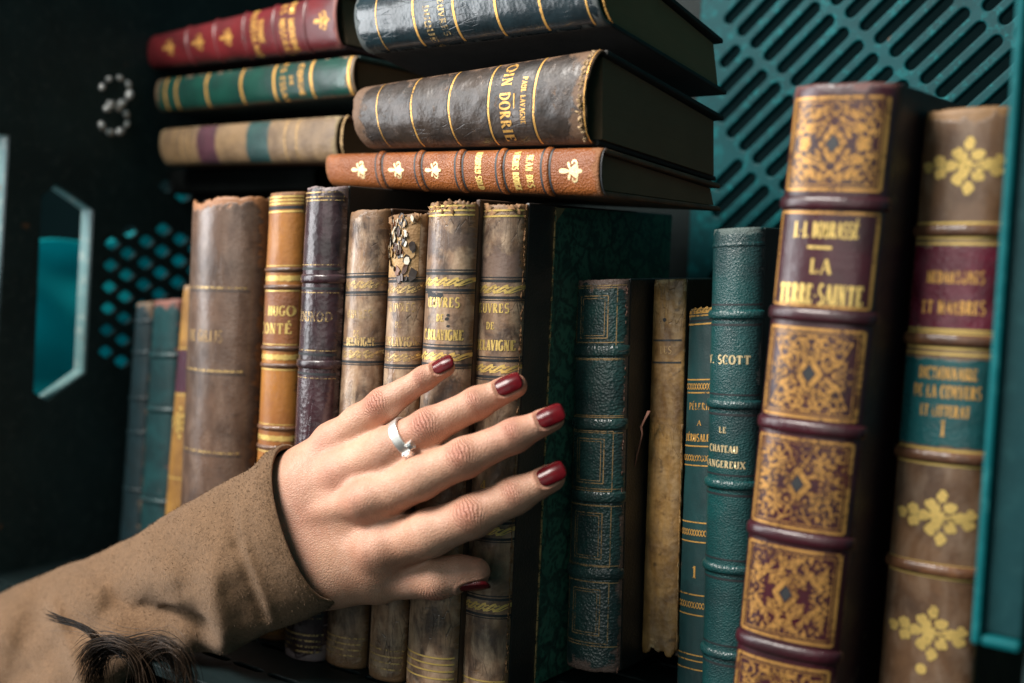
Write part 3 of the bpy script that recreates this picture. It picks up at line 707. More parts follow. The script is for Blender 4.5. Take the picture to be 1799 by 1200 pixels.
# ---- BOURASSE
mm = leather('maroon_morocco', (0.050, 0.008, 0.014), (0.026, 0.005, 0.008), worn=(0.16, 0.05, 0.04), wear=0.10, grain=800, gstr=0.12, rough=0.32, streak=0.2, spots=0.1)
b = Book('big maroon book in gold scrollwork lettered LA TERRE-SAINTE', vq((1399, 152), (1584, 146), (1291, 1192), (1472, 1196), 0.005), mm, group=GV, torn=0.004, bulge=0.40, board=leather('maroon_cover', (0.035, 0.008, 0.013), (0.02, 0.006, 0.01), rough=0.5), depth=0.15, nv=220)
bz = (357, 555, 752, 945, 1142); tb = [b.t(y) for y in bz]
for t in tb: b.band(t, 0.0050, 0.0013, mm)
def scroll_panel(b, t0, t1, rg):
    W_ = b.w((t0+t1)/2)*0.5*0.88; Hh = (t1-t0)/2; cx, ct = 0.0, (t0+t1)/2; g = b.gold
    b.frame(t0+0.0006, t1-0.0006, -W_, W_, 0.0011); b.frame(t0+0.0022, t1-0.0022, -W_+0.0014, W_-0.0014, 0.00035)
    iw, ih = W_-0.0022, Hh-0.003
    el = []
    for i in range(100):
        x, y = rg.uniform(0.02, 1), rg.uniform(0.02, 1)
        if abs(x*iw)/0.0050+abs(y*ih)/0.0066 < 1.22: continue
        el.append((rg.random(), x*iw, y*ih, rg.uniform(0, 2*pi), rg.uniform(.00038, .00080)))
    for kind, x, y, a, r in el:
        for sx in (1, -1):
            for sy in (1, -1):
                aa = a if sx > 0 else pi-a
                aa = aa if sy > 0 else -aa
                X, T = cx+sx*x, ct+sy*y
                if kind < .45:
                    g.curl(X, T, aa, r*1.15, 0.00034, sx*sy, 1.1); g.leaf(X+r*cos(aa), T+r*sin(aa), aa+sx*sy*0.9, r*1.4, r*0.6)
                elif kind < .85: g.leaf(X, T, aa, r*1.9, r*0.75); g.leaf(X, T, aa+1.1*sx*sy, r*1.6, r*0.7)
                else: g.disc(X, T, r*0.5); g.leaf(X, T, aa+2, r*1.5, r*0.6)
    for i in range(10):   # stems that join the corners
        q = i/9
    for sx in (1, -1):
        for sy in (1, -1):
            g.ribbon([(cx+sx*iw*q/20, ct+sy*ih*(0.35+0.55*sin(q/20*pi*1.5)**2)) for q in range(1, 20)], 0.00045)
            g.ribbon([(cx+sx*iw*(0.45+0.4*sin(q/20*pi*2)), ct+sy*ih*q/20) for q in range(1, 20)], 0.00045)
    dm = lambda kx, ky: [(cx+kx, ct), (cx, ct+ky), (cx-kx, ct), (cx, ct-ky)]
    g.ribbon(dm(.0046, .0061), 0.0011, closed=True); g.ribbon(dm(.0033, .0044), 0.0008, closed=True)
    b.dark.poly(dm(.0023, .0031))
rg = random.Random(3)
for y0, y1 in ((168, 336), (576, 736), (770, 930), (962, 1124)): scroll_panel(b, b.t(y1), b.t(y0), rg)
t0, t1 = tb[4]-0.03, tb[4]-0.0045; scroll_panel(b, t0, t1, rg)
W_ = b.w(0)*0.5*0.88; b.frame(b.t(538), b.t(374), -W_, W_, 0.0009)
for txt, y, sz, st in (('J.-J. BOURASS\u00c9', 404, .0054, .42), ('LA', 468, .0050, .95), ('TERRE-SAINTE', 517, .0070, .44)): b.letter.text(txt, b.t(y), sz, s0=0.0002, stretch=st*0.97, bold=0.9 if len(txt) > 2 else 1.2)
b.letter.ribbon([(-0.0055, b.t(435)), (0.0035, b.t(435))], 0.0010)
for y in (140+12, 162): pass
b.done(gilt('gilt_rich', (0.74, 0.385, 0.11), worn=0.36, rough=0.34), letter=M['gold_bright'])
# ---- brown flowers
bm2 = leather('brown_calf', (0.17, 0.092, 0.048), (0.07, 0.036, 0.02), worn=(0.34, 0.18, 0.065), wear=0.26, blotch=35, grain=600, gstr=0.08, rough=0.34, streak=0.4, spots=0.2, edge=1.3, light=(0.34, 0.25, 0.18), lightamt=0.5)
b = Book('brown calf book with gilt flower sprays, partly behind the teal crate post', vq((1628, 196), (1785, 186), (1545, 1195), (1712, 1195), 0.030), bm2, group=GV, torn=0.006, bulge=0.42, depth=0.13, board=M['brown_board'])
rl = leather('red_label', (0.15, 0.014, 0.035), (0.07, 0.008, 0.018), rough=0.26, light=(0.22, 0.10, 0.12), lightamt=0.5); tl = leather('teal_label', (0.012, 0.10, 0.11), (0.008, 0.06, 0.065), rough=0.28)
b.patch(b.t(577), b.t(432), rl); b.patch(b.t(785), b.t(630), tl)
for y in (405, 598, 803, 1000): b.band(b.t(y), 0.0046, 0.0016, leather('brown_band', (0.20, 0.09, 0.04), (0.08, 0.035, 0.02), rough=0.3) if y == 405 else bpy.data.materials['brown_band'])
for y in (428, 580, 622, 790, 392, 418, 586, 612, 790, 816, 990, 1012): b.line(b.t(y), 0.0008, span=0.95)
for y in (292, 908, 1110): b.bouquet(0.0005, b.t(y), 0.0124, 0.0080)
b.gold.disc(0, b.t(1175), 0.002)
for txt, y, sz, st in (('DICTIONNAIRE', 656, .0042, .46), ('DE LA CONVERS', 688, .0044, .46), ('ET LITTERAT', 722, .0040, .46), ('1', 752, .0056, 1.0), ('MEDAILLONES', 487, .0043, .46), ('ET MARBRES', 540, .0046, .52)): b.letter.text(txt, b.t(y), sz, stretch=st, bold=0.9, s0=0.001)
b.done(M['gold_bright'], letter=M['gold'])

# ---- lying books, right-hand pile
GH = 'books lying on top of the upright ones'
a = radians(5); pn = np.array([-sin(a), -cos(a), 0.0]); pp = at(1062, 345, 0.002)
om = leather('tan_goat', (0.33, 0.105, 0.026), (0.21, 0.060, 0.014), worn=(0.36, 0.15, 0.06), wear=0.10, spec=0.4, blotch=45, grain=1200, gstr=0.5, rough=0.40, streak=0.2, spots=0.1)
b = Book('tan leather book with gilt fleurons, lying on the pale calf volumes', hq((580, 271), (588, 327), (1062, 259), (1062, 345), pp, pn), om, group=GH, horiz=True, bulge=0.5, depth=0.086,
    drop=(0.009, 0.0022), board=leather('tan_cover', (0.16, 0.075, 0.032), (0.08, 0.04, 0.02), rough=0.55), nv=200, page=M['page_dark'])
for x in (666, 735, 806, 878, 958):
    t = b.t(x); b.band(t, 0.0034, 0.0010, om); b.line(t-0.0022, 0.0013, b.dark, span=1); b.line(t+0.0022, 0.0010, b.dark, span=1)
for x, r in ((632, .0052), (697, .0050), (762, .0048), (1004, .0058)): b.fleuron(0, b.t(x), r)
for txt, x, sz, st in (('BOURRU SOLD', 840, .0034, .46), ('VIGNES ROUGE', 906, .0034, .44), ('JEAN DES', 930, .0036, .56)): b.letter.text(txt, b.t(x), sz, stretch=st, bold=1.3)
b.line(b.t(1056), 0.0004, b.dark)
b.done(gilt('gilt_pale', (1.0, 0.80, 0.42), worn=0.05, rough=0.42), letter=M['gold_bright'])
dm_ = leather('dorrit_leather', (0.045, 0.030, 0.022), (0.015, 0.012, 0.011), worn=(0.20, 0.11, 0.06), wear=0.66, crack=0.7, spec=0.55, blotch=50, grain=600, gstr=0.14, rough=0.36, streak=0.3, spots=0.4, edge=1.25, light=(0.11, 0.085, 0.075), lightamt=0.7)
b = db = Book('battered thick black-brown lying book with a frayed head, under the navy one', hq((641, 154), (652, 262), (1066, 86), (1050, 254), pp-pn*0.001, pn), dm_, group=GH, horiz=True, bulge=0.62, depth=0.088,
    drop=(0.017, 0.009), torn=0.018, torn_foot=0.008, dent=0.0007, board=M['black_board'], nv=200, page=M['page_dark'])
for x in (722, 788, 858, 938): b.line(b.t(x), 0.0010); b.line(b.t(x)-0.0012, 0.0004, b.dark)
for x in (662, 1026): b.line(b.t(x), 0.0005)
b.letter.text('OIN DORRIE', b.t(887), 0.0056, stretch=0.66, bold=1.0); b.letter.text('PAUL LAVAGNE', b.t(919), 0.0026, stretch=0.66, bold=1.1)
b.letter.ribbon([(-0.003, b.t(903)), (0.003, b.t(903))], 0.0006)
b.done(M['gold'], letter=M['gold'])
V, F = [], []; rg = random.Random(15)
for i in range(110):
    u_ = rg.uniform(0.03, 0.97); c = db.P(u_, 0.985-rg.uniform(0, 0.014), 0.0); r = rg.uniform(.0006, .0016); b0 = len(V)
    ax = [unit(np.array([rg.gauss(0, 1) for _ in range(3)])) for _ in range(3)]
    for q in range(6):
        d = np.array([(1, 0, 0), (-1, 0, 0), (0, 1, 0), (0, -1, 0), (0, 0, .5), (0, 0, -.5)][q]); V.append(c+(ax[0]*d[0]+ax[1]*d[1]+ax[2]*d[2])*r*rg.uniform(0.5, 1.1))
    F += [(b0+a_, b0+c_, b0+d_) for a_, c_, d_ in ((0, 2, 4), (2, 1, 4), (1, 3, 4), (3, 0, 4), (2, 0, 5), (1, 2, 5), (3, 1, 5), (0, 3, 5))]
mesh('frayed_edge', V, F, plain('frayed_tan', (0.34, 0.23, 0.12), 0.8, var=0.5, scale=300), db.o, root=db.root)
nm = leather('navy_leather', (0.020, 0.034, 0.042), (0.008, 0.014, 0.018), worn=(0.10, 0.12, 0.12), wear=0.18, blotch=55, grain=500, gstr=0.10, rough=0.23, streak=0.3, spots=0.5)
b = Book('navy leather book with broad gilt lines, topmost of its pile', hq((643, -12), (652, 96), (1066, -100), (1072, 45), pp-pn*0.002, pn), nm, group=GH, horiz=True, bulge=0.6, depth=0.088, drop=(0.024, 0.017), board=M['black_board'], nv=160, page=pages('page_edges_brown', (0.40, 0.26, 0.13)))
for x in (725, 795, 868, 945, 1025, 1055): b.line(b.t(x), 0.0013 if x < 1000 else 0.0008)
b.line(b.t(660), 0.0005)
b.letter.text('LIVRE DUQUEL', b.t(748), 0.0040, stretch=0.8, bold=1.2); b.letter.text('OEUVRES', b.t(774), 0.0036, stretch=0.8, bold=1.2, s0=0.003)
b.done(M['gold'], letter=M['gold_worn'])

# ---- lying books, left-hand pile
a = radians(8); pn = np.array([-sin(a), -cos(a), 0.0]); pp = at(610, 170, 0.034)
b = Book('brown mottled book with dark purple and green labels, lowest of its pile', hq((290, 227), (296, 291), (604, 203), (602, 284), pp, pn),
    leather('mottled_tan', (0.24, 0.155, 0.08), (0.11, 0.066, 0.034), worn=(0.34, 0.25, 0.13), wear=0.3, grain=500, rough=0.5, blotch=70, spots=0.5), group=GH, horiz=True, depth=0.10, drop=(0.002, 0.001), board=M['brown_board'], nv=80)
b.patch(b.t(345), b.t(378), leather('plum_label', (0.09, 0.035, 0.05), (0.05, 0.02, 0.03))); b.patch(b.t(432), b.t(470), leather('green_label', (0.02, 0.07, 0.065), (0.01, 0.04, 0.04)))
for x in (305, 318, 330, 500, 520, 600): b.line(b.t(x), 0.0016)
b.done(M['gold_dull'])
b = Book('dark green book with gilt bars, lying between the red and the mottled brown one', hq((283, 140), (285, 197), (630, 97), (632, 168), pp-pn*0.001, pn),
    leather('bottle_green', (0.010, 0.065, 0.048), (0.006, 0.034, 0.028), grain=600, rough=0.32, spots=0.1, gstr=0.1), group=GH, horiz=True, depth=0.10, drop=(0.004, 0.003), board=M['green_board'], nv=80)
for x in (290, 309, 362, 423, 481, 546, 612): b.line(b.t(x), 0.0022)
b.letter.text('LES ESSAIS', b.t(497), 0.0042, stretch=0.75, bold=1.5); b.letter.text('DE', b.t(512), 0.003, bold=1.5); b.letter.text('CONDE', b.t(528), 0.0042, stretch=0.8, bold=1.5)
b.done(M['gold'], letter=M['gold'])
rm = leather('red_morocco', (0.16, 0.018, 0.022), (0.09, 0.010, 0.013), worn=(0.34, 0.10, 0.08), wear=0.12, grain=600, rough=0.34, spots=0.05, gstr=0.12)
b = Book('red leather book with gilt flower stamps, topmost of its pile', hq((255, 68), (266, 122), (602, -16), (606, 86), pp-pn*0.002, pn), rm, group=GH, horiz=True, depth=0.11, drop=(0.008, 0.006), board=leather('red_cover', (0.05, 0.01, 0.012), (0.03, 0.006, 0.008)), nv=80)
for x in (327, 376, 427, 479, 533):
    t = b.t(x); b.band(t, 0.003, 0.001, rm); b.line(t, 0.0028, b.dark, span=1)
for x in (297, 349, 399, 566): b.fleuron(0, b.t(x), 0.0062)
for txt, x in (('ROUSSEAU', 446), ('TOME', 458), ('LES MISERES', 497), ('DU MONDE', 512)): b.letter.text(txt, b.t(x), 0.0048, stretch=0.7, bold=1.5)
b.done(M['gold'], letter=M['gold'])
b = Book('added near-black support book, coloured like the dark gap under the mottled brown lying book', hq((300, 297), (305, 342), (560, 291), (560, 334), pp+pn*-0.016, pn), M['gap_dark'], group=GH, horiz=True, depth=0.085, board=M['gap_dark'], page=M['gap_dark'], nv=30)
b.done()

# ------------------------------------------------------------------ the black and teal plastic crate, backdrop
def teal_plastic(name, base, dust, amt=0.5, rust=True):
    k = NT(name); v = k.coord('Object'); n = k.noise(v, 22, 6, 0.7); n2 = k.noise(v, 160, 5, 0.75); n3 = k.noise(v, 55, 3, 0.6)
    c = k.mix(k.ramp(n, 'Fac', [(0.35, 0.0), (0.7, 1.0)]).outputs[0], base, tuple(x*0.6 for x in base))
    c = k.mix(k.ramp(n2, 'Fac', [(0.52, 0.0), (0.68, amt)]).outputs[0], c, dust)
    if rust: c = k.mix(k.ramp(n3, 'Fac', [(0.70, 0.0), (0.76, 0.8)]).outputs[0], c, (0.24, 0.10, 0.04))
    k.t.links.new(c, k.p.inputs['Base Color']); k.setp(Roughness=0.55); k.p.inputs['Specular IOR Level'].default_value = 0.2; k.t.links.new(k.bump(n2.outputs['Fac'], 0.25, 0.0005), k.p.inputs['Normal'])
    return k.m
black_pl = teal_plastic('black_plastic', (0.018, 0.038, 0.040), (0.045, 0.065, 0.065), 0.5, True)
teal_pl = teal_plastic('teal_plastic', (0.0, 0.066, 0.078), (0.0, 0.17, 0.185), 0.7, True)
base_pl = teal_plastic('black_base', (0.006, 0.014, 0.015), (0.012, 0.022, 0.023), 0.4, False)
rim_pl = teal_plastic('lit_worn_rim', (0.20, 0.36, 0.37), (0.50, 0.52, 0.48), 0.8, True)  # lightened to look lit, with real wear and rust

def plate(name, outline, holes, thick, mat, fmap, parent=None, root=None, rnd=0.0006):
    """a flat plate with holes: 2D curve outline filled and extruded, then mapped into place"""
    cu = bpy.data.curves.new(name, 'CURVE'); cu.dimensions = '2D'; cu.fill_mode = 'BOTH'; cu.extrude = max(thick*0.5-rnd, 0.0002); cu.bevel_depth = rnd; cu.bevel_resolution = 1
    for pts in [outline]+holes:
        sp = cu.splines.new('POLY'); sp.points.add(len(pts)-1); sp.use_cyclic_u = True
        for q, p in zip(sp.points, pts): q.co = (p[0], p[1], 0, 1)
    tmp = bpy.data.objects.new('tmp', cu); COL.objects.link(tmp); bpy.context.view_layer.update()
    dg = bpy.context.evaluated_depsgraph_get(); me = bpy.data.meshes.new_from_object(tmp.evaluated_get(dg))
    v = [fmap(*p.co) for p in me.vertices]; f = [tuple(p.vertices) for p in me.polygons]
    bpy.data.objects.remove(tmp); bpy.data.curves.remove(cu); bpy.data.meshes.remove(me)
    return mesh(name, v, f, mat, parent, smooth=False, root=root)

XW, YB = -0.34*0.914-0.0, 0.19
croot = np.array([-0.05, 0.07, -0.006])
crate = tag(empty('plastic_crate', croot), 'black and teal slotted plastic crate that holds all the old books', 'crate')
yz = lambda px, py: (lambda p: (p[1], p[2]))(atx(px, py, XW))
hole_px = [(72, 345), (100, 322), (166, 368), (152, 655), (82, 706), (58, 690)]
hole = [yz(*p) for p in hole_px]
slot2 = [yz(*p) for p in [(-45, 228), (19, 236), (5, 480), (-5, 650), (-45, 660)]]
dia = []
for i in range(0, 7):
    for j in range(-8, 4):
        x = 192+30*i-0.10*(38*j); y = 542+38*j-19*(i % 2)-2*i
        x = 192+30*i-0.06*38*j
        if y < 298 or y > 648 or x > 380: continue
        if i < 3 and y < 405+0*i: continue
        if 358 < y < 400: continue
        if i >= 3 and y > 560: continue
        dia.append([yz(x+dx, y+dy) for dx, dy in ((-16, 0), (-9, -8), (0, -13), (9, -8), (16, 0), (9, 8), (0, 13), (-9, 8))])
YF = slot2[0][0]-0.02
plate('side_wall', [(YF, -0.004), (YB, -0.004), (YB, 0.42), (YF, 0.42)], [hole, slot2]+dia, 0.003, black_pl, lambda a, b_, c_: (XW-0.0015+c_, a, b_), crate, croot)
# worn rims inside the two hand holes, paler in colour so they look lit
for pts in (hole, slot2):
    cx = sum(p[0] for p in pts)/len(pts); cy = sum(p[1] for p in pts)/len(pts); V = []
    for dx, sc in ((-0.0003, 1.0), (-0.0003, 0.99), (-0.0115, 0.985), (-0.0115, 1.0)):
        for p in pts: V.append((XW+dx, cx+(p[0]-cx)*sc, cy+(p[1]-cy)*sc))
    n = len(pts); F = grid_faces(4, n, wrap=True)+[(3*n+i, i, (i+1) % n, 3*n+(i+1) % n) for i in range(n)]
    bevel(mesh('hand_hole_rim', V, [f[::-1] for f in F], rim_pl, crate, smooth=False, root=croot), 0.0004)
# embossed mark of short studs, two stacked loops; glints put into their pale colour
V, F = [], []
for cx, cy, r0 in ((203, 160, 25), (200, 211, 24)):
    for q in range(8):
        an = q*2*pi/8+0.3
        if (cy < 200 and q in (3,)) or (cy > 200 and q in (4,)): continue
        k_ = random.uniform(0.6, 1.0)
        p0 = np.array(atx(cx+r0*cos(an), cy+r0*0.95*sin(an), XW)); tdir = np.array(atx(cx+r0*cos(an+.2), cy+r0*.95*sin(an+.2), XW))-p0; tdir = unit(tdir)
        sdir = unit(np.cross(tdir, np.array([1.0, 0, 0]))); b0 = len(V)
        for a_ in range(7):
            for c_ in range(10):
                la = pi/2*a_/6*0.999; lo = 2*pi*c_/10
                V.append(p0+tdir*0.0036*k_*cos(la)*cos(lo)+sdir*0.0026*k_*cos(la)*sin(lo)+np.array([0.0026*k_*sin(la), 0, 0]))
        F += grid_faces(7, 10, wrap=True, base=b0)
stud = plain('glint_stud', (0.75, 0.80, 0.78), 0.15, metallic=0.5, var=0.7, scale=200)
mesh('embossed_mark', V, F, stud, crate, root=croot)
# slotted back wall
def xzb(px, py): p = at(px, py, YB); return np.array([p[0], p[2]])
o0 = xzb(1533, 80); av = (xzb(1533+135, 80+119)-o0)/5.0; bv = xzb(1533+118, 80-116)-o0
sl = unit(bv); pr = unit(av-sl*np.dot(av, sl)); pw = abs(np.dot(av, pr))
slots = []   # long rounded slots in slanting rows
X0, X1, Z0, Z1 = XW, 0.30, -0.004, 0.42
lo_x = xzb(1262, 100)[0]
for i in range(-26, 26):
    for j in range(-7, 6):
        p = o0+av*(i+0.5*(j % 2))+bv*j; L = np.linalg.norm(bv)
        q0 = p+sl*L*0.10; q1 = p+sl*L*0.90; r = pw*0.36
        q0 += sl*r*0.2; q1 -= sl*r*0.2
        if q0[0]-r < lo_x: q0 = q0+sl*((lo_x+r-q0[0])/sl[0])
        if np.dot(q1-q0, sl) < 0.008: continue
        if min(q0[0], q1[0])-r < lo_x-0.002 or max(q0[0], q1[0])+r > X1-0.005 or min(q0[1], q1[1]) < 0.14 or max(q0[1], q1[1]) > Z1-0.01: continue
        pts = []
        for s_, c_ in ((1, q1), (-1, q0)):
            for k_ in range(9):
                an = -pi/2+pi*k_/8; pts.append(tuple(c_+s_*(sl*r*cos(an)+pr*r*sin(an))))
        slots.append(pts)
plate('back_wall', [(X0, Z0), (lo_x-0.012, Z0), (lo_x-0.012, Z1), (X0, Z1)], [], 0.006, base_pl, lambda a, b_, c_: (a, YB+0.003-c_, b_), crate, croot)
plate('slotted_back_wall', [(lo_x-0.0115, Z0), (X1, Z0), (X1, Z1), (lo_x-0.0115, Z1)], slots, 0.006, teal_pl, lambda a, b_, c_: (a, YB+0.003-c_, b_), crate, croot, rnd=0.0009)
# base with drain slots
bs = []
for i in range(26):
    for j in range(9):
        x, y = -0.30+0.022*i+(0.011 if j % 2 else 0), -0.045+0.026*j
        bs.append([(x+0.006*cos(q*pi/6)+(0.004 if cos(q*pi/6) > 0 else -0.004), y+0.0025*sin(q*pi/6)) for q in range(12)])
plate('base_panel', [(XW, -0.07), (0.32, -0.07), (0.32, YB), (XW, YB)], bs, 0.005, base_pl, lambda a, b_, c_: (a, b_, -0.0027+c_), crate, croot)
# right-hand front post: recessed panel with teal edges
YP = -0.012
pA, pB = at(1705, 1130, YP), at(1793, 1128, YP)
xl, xr, zb = pA[0], pB[0], pA[2]
xt = at(1788, 0, YP)[0]
def bx(name, a, b_, mat, bev=0.001):
    v, f = hexa([(a[0], a[1], a[2]), (b_[0], a[1], a[2]), (b_[0], b_[1], a[2]), (a[0], b_[1], a[2]), (a[0], a[1], b_[2]), (b_[0], a[1], b_[2]), (b_[0], b_[1], b_[2]), (a[0], b_[1], b_[2])])
    return bevel(mesh(name, v, f, mat, crate, smooth=False, root=croot), bev)
dteal = teal_plastic('dark_teal_plastic', (0.006, 0.045, 0.052), (0.02, 0.08, 0.085), 0.35)
bx('corner_post', (xl+0.0032, YP+0.002, zb+0.0035), (xr, YP+0.010, 0.42), dteal)
edge_pl = teal_plastic('post_edge_teal', (0.0, 0.12, 0.135), (0.03, 0.22, 0.23), 0.6)
bx('post_edge', (xl, YP-0.001, zb), (xl+0.0030, YP+0.010, 0.42), edge_pl, 0.0012)
bx('post_edge', (xl+0.0031, YP-0.0005, zb), (xr, YP+0.010, zb+0.0034), edge_pl, 0.0012)
bx('corner_post', (xr+0.0003, YP+0.004, zb-0.05), (xr+0.10, YP+0.014, 0.42), black_pl)

# setting
def structure(name, v, f, m): return tag(mesh(name, v, f, m, smooth=False), kind='structure')
bd = plain('dark_backdrop', (0.003, 0.008, 0.009), 0.9, spec=0.0)
structure('backdrop', [(-1.6, -1.2, -0.3), (-1.6, 0.55, -0.3), (-1.6, 0.55, 1.2), (-1.6, -1.2, 1.2), (1.2, 0.55, -0.3), (1.2, 0.55, 1.2)], [(0, 1, 2, 3), (1, 4, 5, 2)], bd)
structure('ground', [(-1.6, -1.2, -0.03), (1.2, -1.2, -0.03), (1.2, 0.56, -0.03), (-1.6, 0.56, -0.03)], [(0, 1, 2, 3)], plain('dark_ground', (0.003, 0.007, 0.0075), 0.9, spec=0.0))
# teal cloth hanging outside the crate wall
k = NT('teal_cloth'); v = k.coord('Object'); n = k.noise(v, 900, 3, 0.6); n2 = k.noise(v, 14, 3, 0.5)
k.t.links.new(k.mix(n2.outputs['Fac'], (0.0, 0.34, 0.38), (0.0, 0.46, 0.50)), k.p.inputs['Base Color']); k.setp(Roughness=0.6); k.t.links.new(k.bump(n.outputs['Fac'], 0.2, 0.0005), k.p.inputs['Normal'])
tr_ = k.n('ShaderNodeBsdfTranslucent'); tr_.inputs['Color'].default_value = (0.0, 0.42, 0.47, 1); mx_ = k.n('ShaderNodeMixShader'); mx_.inputs[0].default_value = 0.5
k.l(k.p, 'BSDF', mx_, 1); k.l(tr_, 'BSDF', mx_, 2); k.l(mx_, 'Shader', k.out, 'Surface')
xc = XW-0.055; zt = atx(110, 446, xc)[2]; V = []
NY, NZ = 60, 50
for i in range(NZ):
    for j in range(NY):
        y = -0.14+0.34*j/(NY-1); z = 0.0+(zt+0.10*(y+0.02)+6.0*max(0.0, y-0.055)**2+0.003*sin(y*60))*i/(NZ-1)
        fold = 0.006*sin(z*95+y*22)+0.004*sin(z*41-y*63+1.0)+0.004*mnoise.noise(Vector((y*18, z*26, 0)))
        V.append((xc+fold, y, z))
o = mesh('draped_cloth', V, grid_faces(NZ, NY), k.m); sm = o.modifiers.new('thick', 'SOLIDIFY'); sm.thickness = 0.002
tag(o, 'teal cloth hanging outside the black crate wall, seen through its hand hole', 'cloth')

# ------------------------------------------------------------------ the hand (one continuous body), nails, sleeve, hair
def zm(x, y): return 440+x/2.3083, 580+y/2.3083
def J(x, y, Y, r):
    px, py = zm(x, y); p = at(px, py, Y); z = (p-CAM)@FWD
    return p, r/2.3083*z/FPX
FG = {
 'little': [J(345, 458, -.0370, 84), J(440, 378, -.0365, 72), J(540, 302, -.0345, 66), J(705, 196, -.0295, 47), J(792, 151, -.0255, 39)],
 'ring':   [J(385, 575, -.0405, 94), J(560, 480, -.0395, 86), J(725, 393, -.0345, 76), J(920, 296, -.0240, 64), J(1074, 226, -.0160, 50)],
 'middle': [J(492, 690, -.0415, 98), J(690, 600, -.0405, 86), J(870, 517, -.0340, 80), J(1070, 428, -.0235, 67), J(1224, 360, -.0150, 50)],
 'index':  [J(540, 885, -.0385, 104), J(730, 822, -.0370, 94), J(902, 754, -.0315, 86), J(1070, 672, -.0220, 74), J(1220, 601, -.0140, 56)],
 'thumb':  [J(310, 985, -.0400, 110), J(520, 1008, -.0350, 88), J(760, 1005, -.0290, 82), J(850, 986, -.0245, 70), J(914, 980, -.0215, 59)],
}
BASE = {'little': J(195, 632, -.044, 96), 'ring': J(175, 705, -.046, 108), 'middle': J(175, 795, -.047, 112), 'index': J(215, 890, -.045, 118)}
caps = []      # (points, radii, k, inner k)
for f in ('little', 'ring', 'middle', 'index'):
    caps.append(([BASE[f][0], FG[f][0][0]], [BASE[f][1], FG[f][0][1]], 0.009))
w1, w2, w3, w4 = J(80, 752, -.0440, 105), J(130, 900, -.0440, 125), J(-330, 930, -.052, 85), J(-260, 1060, -.052, 85)
caps.append(([w1[0], w3[0]], [w1[1], w3[1]], 0.02)); caps.append(([w2[0], w4[0]], [w2[1], w4[1]], 0.02))
for a_, b_ in ((w1, BASE['little']), (w1, BASE['ring']), (w2, BASE['middle']), (w2, BASE['index'])): caps.append(([a_[0], b_[0]], [a_[1]*.95, b_[1]], 0.015))
i1, i2 = J(300, 900, -.042, 128), J(500, 935, -.0375, 112); caps.append(([i1[0], i2[0]], [i1[1], i2[1]], 0.012))
t0_ = FG['thumb']; caps.append(([w2[0], t0_[0][0]], [w2[1]*.9, t0_[0][1]], 0.014))
# palm pad between the metacarpals and the books
pp1, pp2 = J(300, 640, -.036, 150), J(430, 760, -.032, 130); caps.append(([pp1[0], pp2[0]], [pp1[1], pp2[1]], 0.012))
for f in ('little', 'ring', 'middle', 'index'):
    caps.append(([q[0] for q in FG[f]], [q[1] for q in FG[f]], 0.0040))
caps.append(([q[0] for q in t0_[:2]], [q[1] for q in t0_[:2]], 0.012)); caps.append(([t0_[0][0]*0.35+t0_[1][0]*0.65]+[q[0] for q in t0_[1:]], [t0_[1][1]*0.98]+[q[1] for q in t0_[1:]], 0.003))
view = lambda p: unit(CAM-p)
# tendons and knuckles stand out on the back of the hand
for f, kn, rk in (('little', .0006, .0052), ('ring', .0016, .0058), ('middle', .0036, .0064), ('index', .0032, .0066)):
    m = FG[f][0][0]; bq = BASE[f][0]; r = FG[f][0][1]; up_ = np.array([0.10, -0.97, 0.2]); up_ /= np.linalg.norm(up_)
    kpos = m+up_*(r-rk+kn); caps.append(([kpos, kpos+(FG[f][1][0]-m)*0.12], [rk, rk*0.8], 0.006))
    caps.append(([kpos-up_*0.0005, m*0.4+bq*0.6+up_*(BASE[f][1]*0.9-0.0022)], [0.0042, 0.0026], 0.0040))
allp = np.array([p for c in caps for p in c[0]]); rmax = 0.02
h = 0.00056
lo = allp.min(0)-rmax; hi = allp.max(0)+0.012; lo[0] = max(lo[0], -0.215)
dims = np.ceil((hi-lo)/h).astype(int)+1
GX = [lo[i]+h*np.arange(dims[i], dtype=np.float32) for i in range(3)]
D = np.full(dims, 0.05, dtype=np.float32)
def seg_dist(X, Y, Z, a, b, ra, rb):
    d = b-a; L2 = float(d@d); ax, ay, az = X-a[0], Y-a[1], Z-a[2]
    t = np.clip((ax*d[0]+ay*d[1]+az*d[2])/L2, 0, 1)
    return np.sqrt((ax-t*d[0])**2+(ay-t*d[1])**2+(az-t*d[2])**2)-(ra+t*(rb-ra))
def smin(a, b, k):
    q = np.maximum(k-np.abs(a-b), 0)/k
    return np.minimum(a, b)-q*q*k*0.25
for pts, rad, kk in caps:
    P_ = np.array(pts); m = max(rad)+kk*1.5+0.004
    sl_ = tuple(slice(max(0, int((P_[:, i].min()-m-lo[i])/h)), min(dims[i], int((P_[:, i].max()+m-lo[i])/h)+2)) for i in range(3))
    X, Y, Z = GX[0][sl_[0]][:, None, None], GX[1][sl_[1]][None, :, None], GX[2][sl_[2]][None, None, :]
    e = None
    for i in range(len(pts)-1):
        s_ = seg_dist(X, Y, Z, P_[i].astype(np.float32), P_[i+1].astype(np.float32), rad[i], rad[i+1])
        e = s_ if e is None else smin(e, s_, 0.003)
    D[sl_] = smin(D[sl_], e.astype(np.float32), kk)
